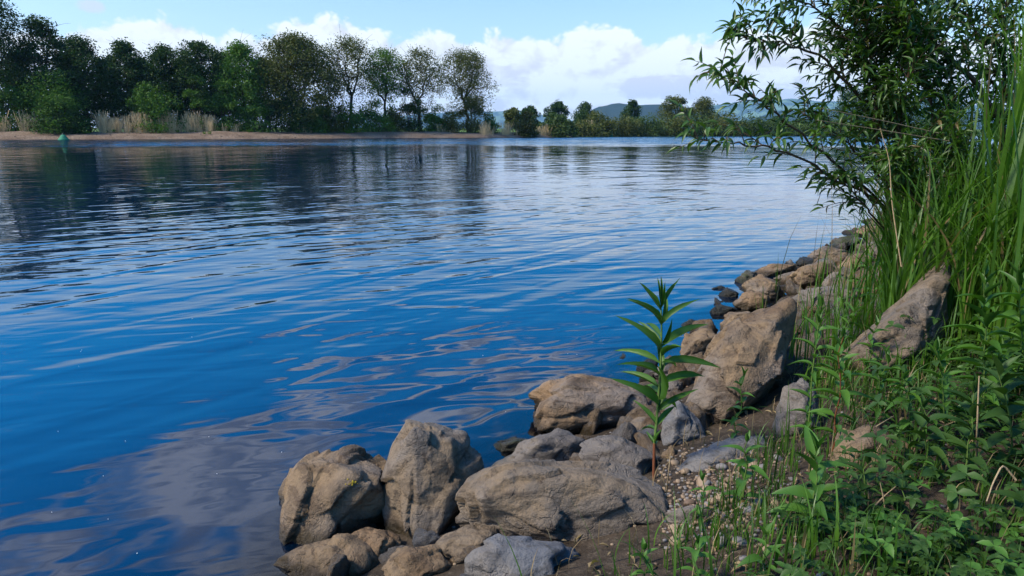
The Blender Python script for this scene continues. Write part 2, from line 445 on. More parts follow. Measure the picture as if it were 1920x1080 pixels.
# ------------------------------------------------------------------ water
def make_water():
    m, N = material('river_water')
    pos = N.add('ShaderNodeNewGeometry', out='Position')
    p = N.add('ShaderNodeSeparateXYZ', {0: pos}, out=None)
    px, py = p.outputs[0], p.outputs[1]
    dist = N.add('ShaderNodeVectorMath', {0: pos}, out='Value', operation='LENGTH')
    def field(ang, lx, ly, detail, rough, off, distort=0.0):
        """a ripple field whose crests run along angle ang; lx, ly its lengths along and across the crest"""
        ca, sa = cos(ang), sin(ang)
        u = N.m('ADD', N.m('MULTIPLY', px, ca), N.m('MULTIPLY', py, sa))
        v = N.m('ADD', N.m('MULTIPLY', px, -sa), N.m('MULTIPLY', py, ca))
        return N.xyz(N.m('DIVIDE', u, lx), N.m('DIVIDE', v, ly), off)
    # long soft swells, medium ripples, fine ripples; amplitudes vary over patches
    patch = N.noise(N.xyz(px, N.m('MULTIPLY', py, .55), 3.0), .22, 2.0)
    patch = N.ramp(patch, .35, .65, .55, 1.25)
    calm = N.ramp(N.m('ADD', N.m('MULTIPLY', px, .8), N.m('MULTIPLY', py, -.6)), -6.5, -1.6, 1.0, .85)
    amp = N.m('MULTIPLY', patch, calm)
    w0 = N.noise(field(.4, 2.1, 1.15, 1, .5, 6.3), 1.0, 1.0, .4, .3)
    w1 = N.noise(field(.85, 1.7, .42, 1, .5, 0), 1.0, 1.4, .40, .5)
    w2 = N.noise(field(.20, .75, .24, 1, .5, 9.1), 1.0, 1.5, .45, .35)
    h = N.m('ADD', N.m('MULTIPLY', w0, .032), N.m('MULTIPLY', N.ramp(dist, 7, 32, 1.0, .38), N.m('ADD', N.m('MULTIPLY', w1, .021), N.m('MULTIPLY', w2, .0105))))
    h = N.m('MULTIPLY', h, amp)
    bump = N.add('ShaderNodeBump', {'Height': h, 'Strength': 1.0, 'Distance': 1.0})
    # slopes of the small ripples, where they are finer than a pixel
    s1 = N.noise(field(.08, 1.6, .45, 1, .5, 2.2), 1.0, 2.0, .6, out=1)
    riff = N.ramp(N.noise(N.xyz(px, py, 7.7), .035, 2.0), .42, .6, 0.0, 1.0)
    wind = N.m('MULTIPLY', N.ramp(dist, 70, 105), N.m('ADD', .55, N.m('MULTIPLY', riff, .6)))
    k = N.m('ADD', N.ramp(dist, 10, 40, 0.0, .035), N.m('MULTIPLY', wind, 1.0))
    sl = N.vm('SUBTRACT', s1, (.5, .5, .5))
    sx = N.add('ShaderNodeSeparateXYZ', {0: sl}, out=None)
    off = N.xyz(N.m('MULTIPLY', N.m('MULTIPLY', sx.outputs[0], k), .5), N.m('SUBTRACT', N.m('MULTIPLY', sx.outputs[1], k), N.m('MULTIPLY', wind, .10)), 0.0)
    nrm = N.vm('NORMALIZE', N.vm('ADD', bump, off))
    fr = N.add('ShaderNodeFresnel', {'IOR': 1.55, 'Normal': nrm})
    gl = N.add('ShaderNodeBsdfGlossy', {'Color': (.97, .985, 1.0), 'Roughness': .015, 'Normal': nrm})
    body = N.add('ShaderNodeBsdfDiffuse', {'Color': (.001, .012, .034)})
    clear = N.add('ShaderNodeBsdfTransparent', {'Color': (.60, .56, .46)})
    d = N.m('SUBTRACT', N.m('MULTIPLY', N.m('SUBTRACT', py, 2.1), .6), N.m('MULTIPLY', N.m('ADD', px, 1.0), .8))
    opac = N.ramp(N.m('ADD', d, N.m('ADD', .30, N.m('MULTIPLY', N.m('SUBTRACT', N.noise(pos, 1.1, 3.0), .5), .4))), .0, .75, .0, 1.0)
    under = N.add('ShaderNodeMixShader', {0: opac, 1: clear, 2: body})
    s = N.add('ShaderNodeMixShader', {0: fr, 1: under, 2: gl})
    N.add('ShaderNodeOutputMaterial', {'Surface': s}, out=None)
    V = [(-2500, -2500, 0), (2500, -2500, 0), (2500, 900, 0), (-2500, 900, 0)]
    me = mesh_from('water', V, [np.array([[0, 1, 2, 3]])])
    me.materials.append(m)
    tag(link(bpy.data.objects.new('water', me)), 'rippled blue river', kind='structure')
make_water()

# ------------------------------------------------------------------ hills far behind
def make_hill(name, label, D, prof, depth, cols, seed, noise_scale):
    xs = np.array([(p[0] - 960) / 1280 * D for p in prof]); zs = np.array([z_at(p[1], D * .98) for p in prof])
    X = np.linspace(xs[0], xs[-1], 160)
    H = np.interp(X, xs, zs)
    H = H + (zs.max() * .012) * vnoise(X / D * 90, X * 0, seed)
    v = np.array([-1, -.75, -.5, -.3, -.15, 0, .2, .5, 1.0])
    prof_v = np.array([0, .22, .52, .78, .94, 1.0, .95, .6, 0])
    V = np.stack([np.repeat(X[:, None], 9, 1), D * .98 + v[None] * depth + 0 * X[:, None],
                  H[:, None] * prof_v[None] * (1 + .03 * vnoise(X[:, None] / D * 60, v[None] * 3, seed))], -1).reshape(-1, 3)
    i = np.arange(159)[:, None] * 9; j = np.arange(8)[None]
    F = np.stack([i + j, i + 9 + j, i + 10 + j, i + j + 1], -1).reshape(-1, 4)
    me = mesh_from(name, V, [F], True)
    m, N = material(name + '_cover')
    pos = N.add('ShaderNodeNewGeometry', out='Position')
    n = N.noise(pos, noise_scale, 5.0, .6); f = N.noise(pos, noise_scale * 14, 4.0, .7)
    fields = N.ramp(N.noise(N.vm('ADD', pos, (seed * 100, 0, 0)), noise_scale * 1.7, 2.0), .50, .56)
    c = N.mix(n, cols[0], cols[1]); c = N.mix(N.m('MULTIPLY', fields, cols[3]), c, cols[2])
    c = N.mix(1.0, c, N.mix(f, (.6, .6, .6), (1.4, 1.4, 1.4)), 'MULTIPLY')
    b = N.add('ShaderNodeBump', {'Height': f, 'Strength': .8, 'Distance': 12.0})
    s = N.add('ShaderNodeBsdfPrincipled', {'Base Color': c, 'Roughness': 1.0, 'Specular IOR Level': 0.0, 'Normal': b})
    N.add('ShaderNodeOutputMaterial', {'Surface': s}, out=None)
    me.materials.append(m)
    tag(link(bpy.data.objects.new(name, me)), label, kind='structure')
WOODS = ((.012, .022, .010), (.022, .036, .014))
make_hill('wooded_hill', 'dark blue wooded hill behind the middle trees', 5000,
          [(1040, 246), (1085, 215), (1115, 199), (1150, 194), (1180, 196), (1225, 196), (1250, 197), (1290, 204), (1340, 222), (1400, 246)], 700, (*WOODS, (.05, .07, .03), .15), 2, .013)
make_hill('low_hill', 'low wooded ridge in front of the pale hill', 5600,
          [(1330, 246), (1390, 224), (1440, 208), (1490, 205), (1540, 205), (1620, 203), (1760, 210), (1900, 230), (2000, 246)], 700, (*WOODS, (.05, .07, .03), .1), 5, .013)
make_hill('far_hill', 'broad pale hill with fields on its slope', 11000,
          [(1180, 246), (1260, 216), (1320, 197), (1380, 188), (1440, 185), (1500, 189), (1560, 191), (1700, 190), (1850, 205), (2050, 246)], 1500,
          ((.022, .042, .016), (.035, .06, .024), (.14, .21, .07), .75), 8, .004)
make_hill('distant_hill', 'distant blue hill beside the last willow', 12000,
          [(500, 246), (700, 222), (840, 210), (900, 209), (950, 208), (1010, 214), (1090, 230), (1180, 246)], 600, ((.022, .04, .016), (.035, .055, .024), (.13, .19, .07), .7), 11, .004)

def make_haze():
    x0, x1, y0, y1, z0, z1 = -9000, 13000, -200, 15500, -4.5, 800
    V = [(x, y, z) for z in (z0, z1) for y in (y0, y1) for x in (x0, x1)]
    F = np.array([[0, 2, 3, 1], [4, 5, 7, 6], [0, 1, 5, 4], [2, 6, 7, 3], [0, 4, 6, 2], [1, 3, 7, 5]])
    me = mesh_from('haze', V, [F])
    m, N = material('haze_air')
    v = N.add('ShaderNodeVolumePrincipled', {'Color': (.36, .66, 1.0), 'Density': HAZE_DENSITY, 'Anisotropy': 0.0})
    N.add('ShaderNodeOutputMaterial', {'Volume': v}, out=None)
    me.materials.append(m)
    tag(link(bpy.data.objects.new('haze', me)), 'pale blue haze over the valley', kind='stuff')
HAZE_DENSITY = 0.00005
if HAZE_DENSITY: make_haze()

# ------------------------------------------------------------------ far trees and bushes
ICO = {}
def ico(n):
    if n not in ICO:
        bm = bmesh.new(); bmesh.ops.create_icosphere(bm, subdivisions=n, radius=1.0)
        bm.verts.ensure_lookup_table()
        ICO[n] = (np.array([v.co[:] for v in bm.verts]), np.array([[v.index for v in f.verts] for f in bm.faces]))
        bm.free()
    return ICO[n]
def leaf_cards(C, sig, n_each, size, flat=.75, seed=0, elong=1.6):
    """n_each small leaf-spray faces scattered round every clump centre C"""
    g = np.random.default_rng(seed)
    n = len(C) * n_each
    sg = np.repeat(np.broadcast_to(sig, (len(C),)), n_each)
    off = g.normal(size=(n, 3)); off = unit(off) * (g.random((n, 1)) ** .45) * 1.5
    P = np.repeat(C, n_each, 0) + off * sg[:, None] * np.array([1, 1, flat])
    a = unit(g.normal(size=(n, 3)) * np.array([1, 1, .7])); b = unit(np.cross(a, g.normal(size=(n, 3))))
    s = size * (.5 + g.random((n, 1)))
    V = np.stack([P - a * s * elong * .5, P + b * s * .5, P + a * s * elong * .5, P - b * s * .45 + a * s * .1], 1).reshape(-1, 3)
    F = np.arange(n * 4).reshape(-1, 4)
    return V, F
def bez(p0, p1, p2, n):
    t = np.linspace(0, 1, n)[:, None]
    return (1 - t) ** 2 * p0 + 2 * t * (1 - t) * p1 + t ** 2 * p2

def make_tree(name, label, cat, group, px, top, base, hw, D, mat, style='alder', seed=0, leaves=5200, size=.34, forks=None):
    g = np.random.default_rng(seed + 100)
    D = far_depth(px, D)
    p = PD(px, base, D)
    x, y = p[0], p[1]
    z = T(x, y) - .1
    H = (z_at(top, y) - z) * .98
    R = hw / 1280 * D
    root = empty(name, (x, y, z), label, cat, group)
    tr = MB(); C = []; S = []
    if style == 'alder':
        prof = ([0, .12, .35, .65, .85, 1], [.45, .85, 1.0, .85, .55, .12]); c0 = .06; ncl = 150; tw = .018
    elif style == 'tall':
        prof = ([0, .15, .4, .7, .9, 1], [.5, .9, 1.0, .95, .6, .15]); c0 = .14; ncl = 110; tw = .016
    elif style == 'dense':
        prof = ([0, .12, .4, .7, .9, 1], [.75, .95, 1.0, .88, .55, .15]); c0 = .08; ncl = 300; tw = .02
    elif style == 'open':
        prof = ([0, .2, .5, .8, .93, 1], [.45, .75, 1.0, .92, .6, .2]); c0 = .13; ncl = 230; tw = .022
    else:   # round small
        prof = ([0, .15, .45, .75, 1], [.6, .95, 1.0, .8, .15]); c0 = .12; ncl = 60; tw = .025
    def env(u):
        return np.interp(u, *prof) * R
    lean = g.normal(size=2) * .03 * H
    r0 = tw * H
    # trunk and main limbs
    nf = forks if forks is not None else (1 if style in ('alder', 'tall', 'round') else 2)
    trunk_top = H * (.92 if nf == 1 else (.30 + .12 * g.random()))
    tp = np.array([[lean[0] * t, lean[1] * t, trunk_top * t] for t in np.linspace(0, 1, 7)]) + np.concatenate([[[0, 0, 0]], g.normal(size=(6, 3)) * .008 * H])
    rr = r0 * (1 - np.linspace(0, 1, 7) * (.85 if nf == 1 else .3)); rr[0] *= 1.3
    tr.tube(tp, rr, 7)
    axes = []
    if nf == 1:
        axes.append((tp, rr))
    else:
        a0 = g.random() * 6.28
        for f in range(nf):
            ang = a0 + f * 2 * pi / nf + g.normal() * .3
            hz = H * (.80 + .15 * g.random()); out = env((hz / H - c0) / (1 - c0)) * (.35 + .35 * g.random())
            e = np.array([cos(ang) * out, sin(ang) * out * .7, hz])
            mid = tp[-1] * .45 + e * .55 + np.array([cos(ang), sin(ang), 0]) * out * .35 - np.array([0, 0, H * .05])
            pts = bez(tp[-1], mid, e, 9) + np.concatenate([[[0, 0, 0]], g.normal(size=(8, 3)) * .010 * H])
            r1 = r0 * .62 * (1 - np.linspace(0, 1, 9) * .85)
            tr.tube(pts, r1, 6); axes.append((pts, r1))
    nl = 26 if style != 'round' else 12
    ends = []
    for k in range(nl):
        pts, r1 = axes[k % len(axes)]
        u = (k + g.random()) / nl
        u = .15 + .85 * u if nf == 1 else .05 + .95 * u
        i = min(int(u * (len(pts) - 1)), len(pts) - 2); fr = u * (len(pts) - 1) - i
        s = pts[i] * (1 - fr) + pts[i + 1] * fr
        if s[2] < c0 * H * .8: s[2] = max(s[2], c0 * H * .7)
        hz = np.clip(s[2] / H + .06 + .16 * g.random(), c0 + .02, .97)
        ang = k * 2.4 + g.normal() * .4
        rad = env((hz - c0) / (1 - c0)) * (.65 + .35 * g.random())
        e = np.array([cos(ang) * rad, sin(ang) * rad, hz * H]) + np.array([lean[0], lean[1], 0]) * hz
        mid = (s + e) / 2 + np.array([0, 0, .05 * H * (g.random() + .2)])
        q_ = bez(s, mid, e, 6)
        tr.tube(q_, max(r0 * .22, .02) * (1 - np.linspace(0, 1, 6) * .8), 5)
        ends.append(q_)
        for _ in range(3):
            t = g.uniform(.35, .95); ii = min(int(t * 5), 4)
            s2 = q_[ii]; e2 = s2 + g.normal(size=3) * R * np.array([.28, .28, .20]) + np.array([0, 0, .04 * H])
            tr.tube(bez(s2, (s2 + e2) / 2 + np.array([0, 0, .02 * H]), e2, 4), max(r0 * .09, .012) * np.linspace(1, .4, 4), 4)
            ends.append(np.array([s2, (s2 + e2) / 2, e2]))
    E = np.concatenate([q_[-3:] for q_ in ends])
    idx = g.choice(len(E), size=min(ncl, len(E)), replace=False)
    C = E[idx] + g.normal(size=(len(idx), 3)) * R * .07
    extra = []
    want = ncl if style in ('dense', 'alder') else int(ncl * .35)
    while len(extra) < want:      # clumps through the envelope so that the outline fills
        u = g.random() ** .8; a = g.random() * 6.28; rr_ = env(u) * (g.random() ** .4) * .92
        extra.append([cos(a) * rr_ + lean[0] * u, sin(a) * rr_ + lean[1] * u, (c0 + u * (1 - c0) * .96) * H])
    C = np.concatenate([C, np.array(extra)])
    hz = np.clip((C[:, 2] / H - c0) / (1 - c0), 0, 1)
    lim = env(hz) * 1.02
    rad = np.hypot(C[:, 0], C[:, 1]) + 1e-6
    sc = np.minimum(1, lim / rad); C[:, 0] *= sc; C[:, 1] *= sc
    C[:, 2] = np.minimum(C[:, 2], H * .985)
    S = R * {'open': .14, 'tall': .16, 'dense': .14}.get(style, .19) * (.6 + .8 * g.random(len(C)))
    V, F = leaf_cards(C, S, max(4, leaves // len(C)), size, .8 if style != 'open' else 1.0, seed)
    tr.build('trunk', MAT['bark'], root)
    cb = MB(); cb.add(V, F); cb.build('crown', MAT[mat], root, False)
    return root

def make_bush(name, label, cat, group, px, top, base, hw, D, mat, seed=0, leaves=3600, size=.30, lumps=7):
    g = np.random.default_rng(seed + 900)
    D = far_depth(px, D)
    p = PD(px, base, D); x, y = p[0], p[1]; z = T(x, y) - .1
    H = (z_at(top, y) - z) * .97; R = hw / 1280 * D
    root = empty(name, (x, y, z), label, cat, group)
    st = MB(); C = []; S = []
    for k in range(lumps):
        a = g.random() * 6.28; rr_ = R * .62 * g.random() ** .5 if k else 0
        hk = H * (.62 + .3 * g.random()) if k else H * .97
        hk *= 1 - .35 * (rr_ / R)
        c = np.array([cos(a) * rr_, sin(a) * rr_ * .7, 0])
        w = R * (.36 + .2 * g.random())
        n = 26
        u = g.random(n); d_ = unit(g.normal(size=(n, 3))); d_[:, 2] = np.abs(d_[:, 2])
        top_c = np.array([c[0], c[1], max(hk - w * .9, hk * .35)])
        pts = top_c + d_ * w * (.55 + .45 * u[:, None]) * np.array([1, 1, .95])
        low = top_c * np.array([1, 1, .28]) + unit(g.normal(size=(14, 3))) * w * np.array([1.05, 1.05, .5])
        C += list(pts) + list(low); S += [w * .30] * n + [w * .34] * 14
        for _ in range(3):
            e = top_c + g.normal(size=3) * w * .35
            st.tube(bez(c * .3, c * .8 + np.array([0, 0, e[2] * .6]), e, 5), .035 * H / 4 * np.linspace(1, .3, 5), 5)
    C = np.array(C); C[:, 2] = np.clip(C[:, 2], .05 * H, H * .97)
    V, F = leaf_cards(C, np.array(S), max(4, leaves // len(C)), size, .85, seed)
    V[:, 2] = np.maximum(V[:, 2], .02)
    st.build('stem', MAT['bark'], root)
    cb = MB(); cb.add(V, F); cb.build('foliage', MAT[mat], root, False)
    return root

GL, GR = 'trees along the left far bank', 'trees across the river on the right'
TREES = [
 ('alder_tree', 'tallest tree at the left edge with gaps low in its crown', 12, -22, 246, 80, 17, 'dark_leaf', 'tall', 1, 7600),
 ('alder_tree', 'tall dark tree second from the left edge with a pointed crown', 100, 33, 245, 60, 17, 'dark_leaf', 'tall', 2, 5600),
 ('alder_tree', 'dark leafy tree just right of the pointed tall tree', 168, 70, 243, 56, 17, 'dark_leaf', 'alder', 3, 5600),
 ('alder_tree', 'dark tree with a small topknot above the rounded green bush', 246, 78, 242, 49, 17, 'dark_leaf', 'alder', 4, 5200),
 ('alder_tree', 'broad dark tree left of the twin-topped dark tree', 318, 86, 241, 53, 17, 'dark_leaf', 'alder', 5, 5600),
 ('alder_tree', 'twin-topped dark tree in the middle of the dark row', 384, 79, 240, 58, 17, 'dark_leaf', 'tall', 6, 5600),
 ('alder_tree', 'fresher green tree standing right before the willows', 462, 83, 240, 56, 17, 'mid_leaf', 'alder', 7, 5600),
 ('willow_tree', 'bulky dense olive willow, widest of the willows', 552, 66, 238, 89, 17, 'olive_leaf', 'dense', 8, 11500),
 ('willow_tree', 'open willow with a bare forked trunk against the cloud', 656, 70, 238, 67, 17, 'olive_leaf', 'open', 9, 3300),
 ('willow_tree', 'greener middle willow right of the bare forked one', 722, 92, 239, 49, 17, 'mid_leaf', 'open', 10, 4200),
 ('willow_tree', 'thin-crowned willow with two steep stems', 788, 93, 240, 56, 17, 'olive_leaf', 'open', 11, 3600),
 ('willow_tree', 'last willow of the row, with wide airy crown over the gravel tip', 878, 97, 240, 62, 17, 'olive_leaf', 'open', 12, 5200),
]
for (nm, lab, px, top, base, hw, D, mat, st, sd, lv) in TREES:
    make_tree(nm, lab, 'tree', GL, px, top, base, hw, D, mat, st, sd, int(lv * 3.0), .27 if st != 'open' else .23, forks={656: 3, 788: 2, 878: 4, 722: 3}.get(px))
BACK = [(52, 92), (138, 100), (212, 112), (282, 110), (352, 108), (424, 100), (505, 110)]
for i, (px, top) in enumerate(BACK):
    make_tree('alder_tree', 'dark tree in the second row, seen through gaps ' + ['behind the left edge tree', 'behind the pointed tall tree', 'left of the topknot tree', 'right of the topknot tree',
              'between the broad and twin-topped trees', 'behind the fresher green tree', 'behind the dense olive willow'][i], 'tree', GL, px, top, 242, 46, 30, 'dark_leaf', 'alder', 30 + i, 9000, .33)
GB = 'bushes along the left far bank'
BUSHES = [
 ('bush', 'largest rounded green bush between the two left reed beds', 108, 124, 248, 88, 12, 'mid_leaf', 1, 8200),
 ('bush', 'dark low bush drooping to the gravel at the left reed bed', 112, 196, 249, 60, 9, 'dark_leaf', 2, 4200),
 ('bush', 'green bush at the left edge behind the first reed bed', 20, 152, 246, 52, 12, 'mid_leaf', 3, 3600),
 ('bush', 'neat rounded green bush above the long reed bed', 290, 148, 243, 54, 12, 'mid_leaf', 4, 5200),
 ('bush', 'upright green bush right of the neat rounded one', 378, 134, 242, 32, 12, 'mid_leaf', 5, 3200),
 ('bush', 'green bush beside the fresher green tree', 425, 146, 241, 44, 12, 'mid_leaf', 6, 4200),
 ('bush', 'low spreading bush at the foot of the fresher green tree', 476, 168, 241, 44, 12, 'fresh_leaf', 7, 3600),
 ('bush', 'shadowy low bush under the dense olive willow', 545, 160, 239, 62, 14, 'dark_leaf', 8, 6500),
 ('bush', 'low green bush at the right foot of the dense olive willow', 604, 172, 240, 42, 14, 'mid_leaf', 9, 4200),
 ('bush', 'low bush around the foot of the bare forked willow', 652, 186, 240, 36, 12, 'mid_leaf', 10, 2800),
 ('bush', 'rounded bush under the greener middle willow', 705, 182, 240, 42, 12, 'mid_leaf', 11, 3400),
 ('bush', 'tall narrow bush between the greener and thin-crowned willows', 768, 158, 241, 34, 12, 'dark_leaf', 12, 3400),
 ('bush', 'low bush right of the thin-crowned willow', 822, 194, 242, 34, 12, 'mid_leaf', 13, 2600),
 ('bush', 'dense bush wrapped round the trunk of the last willow', 884, 172, 243, 42, 12, 'olive_leaf', 14, 4200),
 ('bush', 'low bush filling the gap left of the thin-crowned willow', 740, 198, 241, 40, 12, 'olive_leaf', 21, 3000),
 ('bush', 'low bush between the thin-crowned willow and the last willow', 845, 204, 243, 36, 11, 'olive_leaf', 22, 2600),
 ('bush', 'low bush at the left foot of the bare forked willow', 628, 192, 240, 38, 13, 'olive_leaf', 23, 3000),
 ('bush', 'low bush right at the foot of the bulky dense olive willow', 580, 206, 239, 34, 11, 'mid_leaf', 24, 2600),
 ('bush', 'small bush right of the last willow', 918, 212, 244, 22, 10, 'mid_leaf', 25, 1800),
 ('bush', 'small yellow-green ball bush on the gravel edge', 495, 228, 239, 6, 12, 'ochre_leaf', 15, 500),
]
for (nm, lab, px, top, base, hw, D, mat, sd, lv) in BUSHES:
    make_bush(nm, lab, 'bush', GB, px, top, base, hw, D, mat, sd, int(lv * 2.0), .23 if hw > 10 else .14)
FT = [
 (962, 206, 238, 22, 30, 'olive_leaf', 'round', 'grey-green small tree left of the ochre bush'),
 (992, 200, 238, 20, 60, 'dark_leaf', 'round', 'tree half hidden behind the ochre bush'),
 (1042, 192, 240, 28, 50, 'dark_leaf', 'round', 'dark flat-topped tree in the middle distance'),
 (1095, 195, 240, 27, 60, 'dark_leaf', 'round', 'dark rounded tree right of the flat-topped tree'),
 (1183, 190, 240, 21, 60, 'dark_leaf', 'round', 'lone round dark tree before the wooded hill'),
 (1262, 181, 244, 34, 30, 'olive_leaf', 'round', 'tallest olive tree of the right far bank'),
 (1318, 189, 244, 40, 28, 'olive_leaf', 'round', 'broad olive tree right of the tallest olive tree'),
 (1592, 166, 246, 52, 12, 'dark_leaf', 'alder', 'big dark tree seen through the near willow twigs'),
 (1668, 172, 246, 52, 12, 'dark_leaf', 'alder', 'big dark tree behind the near willow stems'),
 (1760, 165, 246, 60, 12, 'dark_leaf', 'alder', 'big dark tree mostly hidden by near tall grass'),
 (1500, 226, 246, 22, 12, 'dark_leaf', 'round', 'low dark tree below the low hill'),
 (1455, 222, 246, 26, 12, 'dark_leaf', 'round', 'low dark tree left of the landing at the low hill'),
 (1542, 222, 246, 22, 12, 'dark_leaf', 'round', 'low dark tree beside the big dark tree'),
]
for i, (px, top, base, hw, D, mat, st, lab) in enumerate(FT):
    make_tree('bank_tree', lab, 'tree', GR, px, top, base, hw, D, mat, st, 60 + i, 8000, .36)
FB = [
 (988, 207, 247, 29, 1.5, 'ochre_leaf', 'ochre-green rounded bush by the tip of the gravel'),
 (1042, 210, 250, 43, 1.5, 'bank_leaf', 'rounded bush above the middle reeds'),
 (1085, 224, 250, 48, 1.5, 'olive_leaf', 'low bush left of the right-hand reeds'),
 (1118, 205, 249, 40, 1.5, 'olive_leaf', 'olive bush behind the right-hand reeds'),
 (1165, 214, 251, 48, 1.5, 'olive_leaf', 'low olive bush right of the green buoy'),
 (1212, 212, 251, 51, 1.5, 'bank_leaf', 'dark bush at the water below the lone round tree'),
 (1255, 216, 251, 51, 1.5, 'olive_leaf', 'bush at the water under the tallest olive tree'),
 (1305, 213, 251, 54, 1.5, 'bank_leaf', 'bush at the water under the broad olive tree'),
 (1352, 206, 251, 56, 1.5, 'olive_leaf', 'olive bush behind the low willow twig'),
 (1400, 210, 251, 51, 1.5, 'bank_leaf', 'bush behind the hanging willow leaves'),
 (1448, 226, 250, 48, 1.5, 'bank_leaf', 'low dark bush before the low hill'),
 (1500, 236, 250, 54, 1.5, 'bank_leaf', 'flat dark bush along the water below the low hill'),
 (1570, 228, 250, 62, 1.5, 'bank_leaf', 'dark bush at the foot of the big dark tree'),
 (1650, 226, 250, 67, 1.5, 'bank_leaf', 'dark waterside bush behind the near willow stems'),
 (1740, 222, 250, 67, 1.5, 'bank_leaf', 'dark waterside bush behind the near grass'),
]
for i, (px, top, base, hw, D, mat, lab) in enumerate(FB):
    make_bush('bank_bush', lab, 'bush', 'bushes across the river on the right', px, top, base, hw, D, mat, 50 + i, 5200, .38, 7)

# ------------------------------------------------------------------ dry reeds on the far bank (nobody could count the stalks)
def make_reeds(label, px0, px1, top, base, D, n, seed, green=.0):
    g = np.random.default_rng(seed)
    off, tab = D, np.linspace(px0, px1, 9)
    D = far_depth((px0 + px1) / 2, off)
    nc = max(3, int((px1 - px0) / 7)); cpx = g.uniform(px0, px1, nc); ch = .40 + .55 * g.random(nc)
    ci = g.integers(0, nc, n); sp_ = g.normal(size=n)
    px = cpx[ci] + sp_ * 3.2; dd = np.interp(px, tab, [far_depth(v, off) for v in tab]) + g.uniform(-1.5, 3.5, n)
    x = (px - 960) / 1280 * dd; y = dd * 1.025
    z = terrain(x, y) - .05
    Hm = (base - top) / 1280 * D
    lump = ch[ci]
    h = Hm * lump * (1.15 - .8 * g.random(n) ** 1.3)
    a_f = .55 * sp_ + g.normal(size=n) * .35
    b = np.stack([x, y, z], -1); w = .016 + .022 * g.random((n, 1)); a = g.random(n) * 6.28
    sd = np.stack([np.cos(a), np.sin(a) * .5, 0 * a], -1) * w
    ln = np.stack([a_f * .22 * h, g.normal(size=n) * .1 * h, h], -1)
    m1 = b + ln * .6
    V = np.stack([b - sd, b + sd, m1 + sd, m1 - sd, b + ln + sd * 1.5, b + ln - sd * 1.5], 1).reshape(-1, 3)
    o = np.arange(n)[:, None] * 6
    F = np.concatenate([o + np.array([0, 1, 2, 3]), o + np.array([3, 2, 4, 5])])
    mb = MB(); mb.add(V, F)
    tag(mb.build('reeds', MAT['reed'], None, False), label, kind='stuff')
make_reeds('dry tan reeds at the left edge of the far bank', -60, 76, 206, 247, 10, 1500, 1)
make_reeds('long bed of dry tan reeds right of the largest bush', 186, 312, 206, 246, 10, 2400, 2)
make_reeds('fan of pale dry reeds below the upright bush', 312, 418, 204, 243, 10, 1900, 3)
make_reeds('sparse dry reeds at the end of the long reed bed', 415, 448, 222, 242, 10, 220, 7)
make_reeds('small dry reed tuft at the dense olive willow', 562, 578, 220, 237, 10, 160, 4)
make_reeds('dry reeds at the foot of the last willow', 822, 860, 228, 244, 10, 300, 5)
make_reeds('sparse dry reeds behind the gravel tip', 905, 1030, 222, 248, 3, 900, 6)
make_reeds('pale dry reeds left of the rounded bush', 1010, 1046, 220, 250, 3, 420, 8)
make_reeds('tan reed bed beside the green buoy', 1098, 1144, 224, 252, 3, 700, 9)

# ------------------------------------------------------------------ navigation buoys
def make_buoy(label, px, py, w_px, h_px, D, cone):
    mt = bpy.data.materials.get('buoy_green') or plain_material('buoy_green', (.004, .13, .06), (.006, .17, .08), .8, 3.0)
    dk = bpy.data.materials.get('buoy_dark') or plain_material('buoy_dark', (.02, .05, .03), (.03, .07, .04), .6, 3.0)
    D = far_depth(px, D)
    x, y = (px - 960) / 1280 * D, D * 1.025
    root = empty('channel_buoy', (x, y, 0), label, 'buoy', 'green channel buoys')
    k = w_px / 1280 * D / 2; h = h_px / 1280 * D
    def lathe(nm, prof, mat):
        mb = MB(); th = np.linspace(0, 2 * pi, 20, endpoint=False)
        pr = np.array(prof); n = len(pr)
        V = np.stack([pr[:, :1] * k * np.cos(th), pr[:, :1] * k * np.sin(th), pr[:, 1:] * h + 0 * th], -1).reshape(-1, 3)
        i = np.arange(n - 1)[:, None] * 20; j = np.arange(20)[None]; kk = (j + 1) % 20
        mb.add(V, np.stack([i + j, i + kk, i + 20 + kk, i + 20 + j], -1).reshape(-1, 4))
        return mb.build(nm, mat, root)
    if cone:
        lathe('float', [(0, -.3), (.95, -.3), (1, 0), (1, .14), (.9, .20), (0, .22)], mt)
        lathe('cone', [(.86, .20), (.62, .5), (.36, .84), (.28, .87), (0, .88)], mt)
        lathe('lantern', [(.13, .84), (.15, 1.0), (.06, 1.1), (0, 1.1)], dk)
    else:
        lathe('float', [(0, -.3), (.85, -.3), (1, .05), (1, .45), (.8, .62), (0, .66)], mt)
        lathe('mast', [(.12, .6), (.12, .85), (0, .86)], dk)
        lathe('topmark', [(.55, .8), (.5, .9), (.12, 1.25), (0, 1.27)], mt)
make_buoy('green conical buoy near the left end of the gravel bar', 118, 262, 19, 11, -.6, True)
make_buoy('green round buoy in front of the tan reed bed', 1145, 254, 9, 10, -3, False)

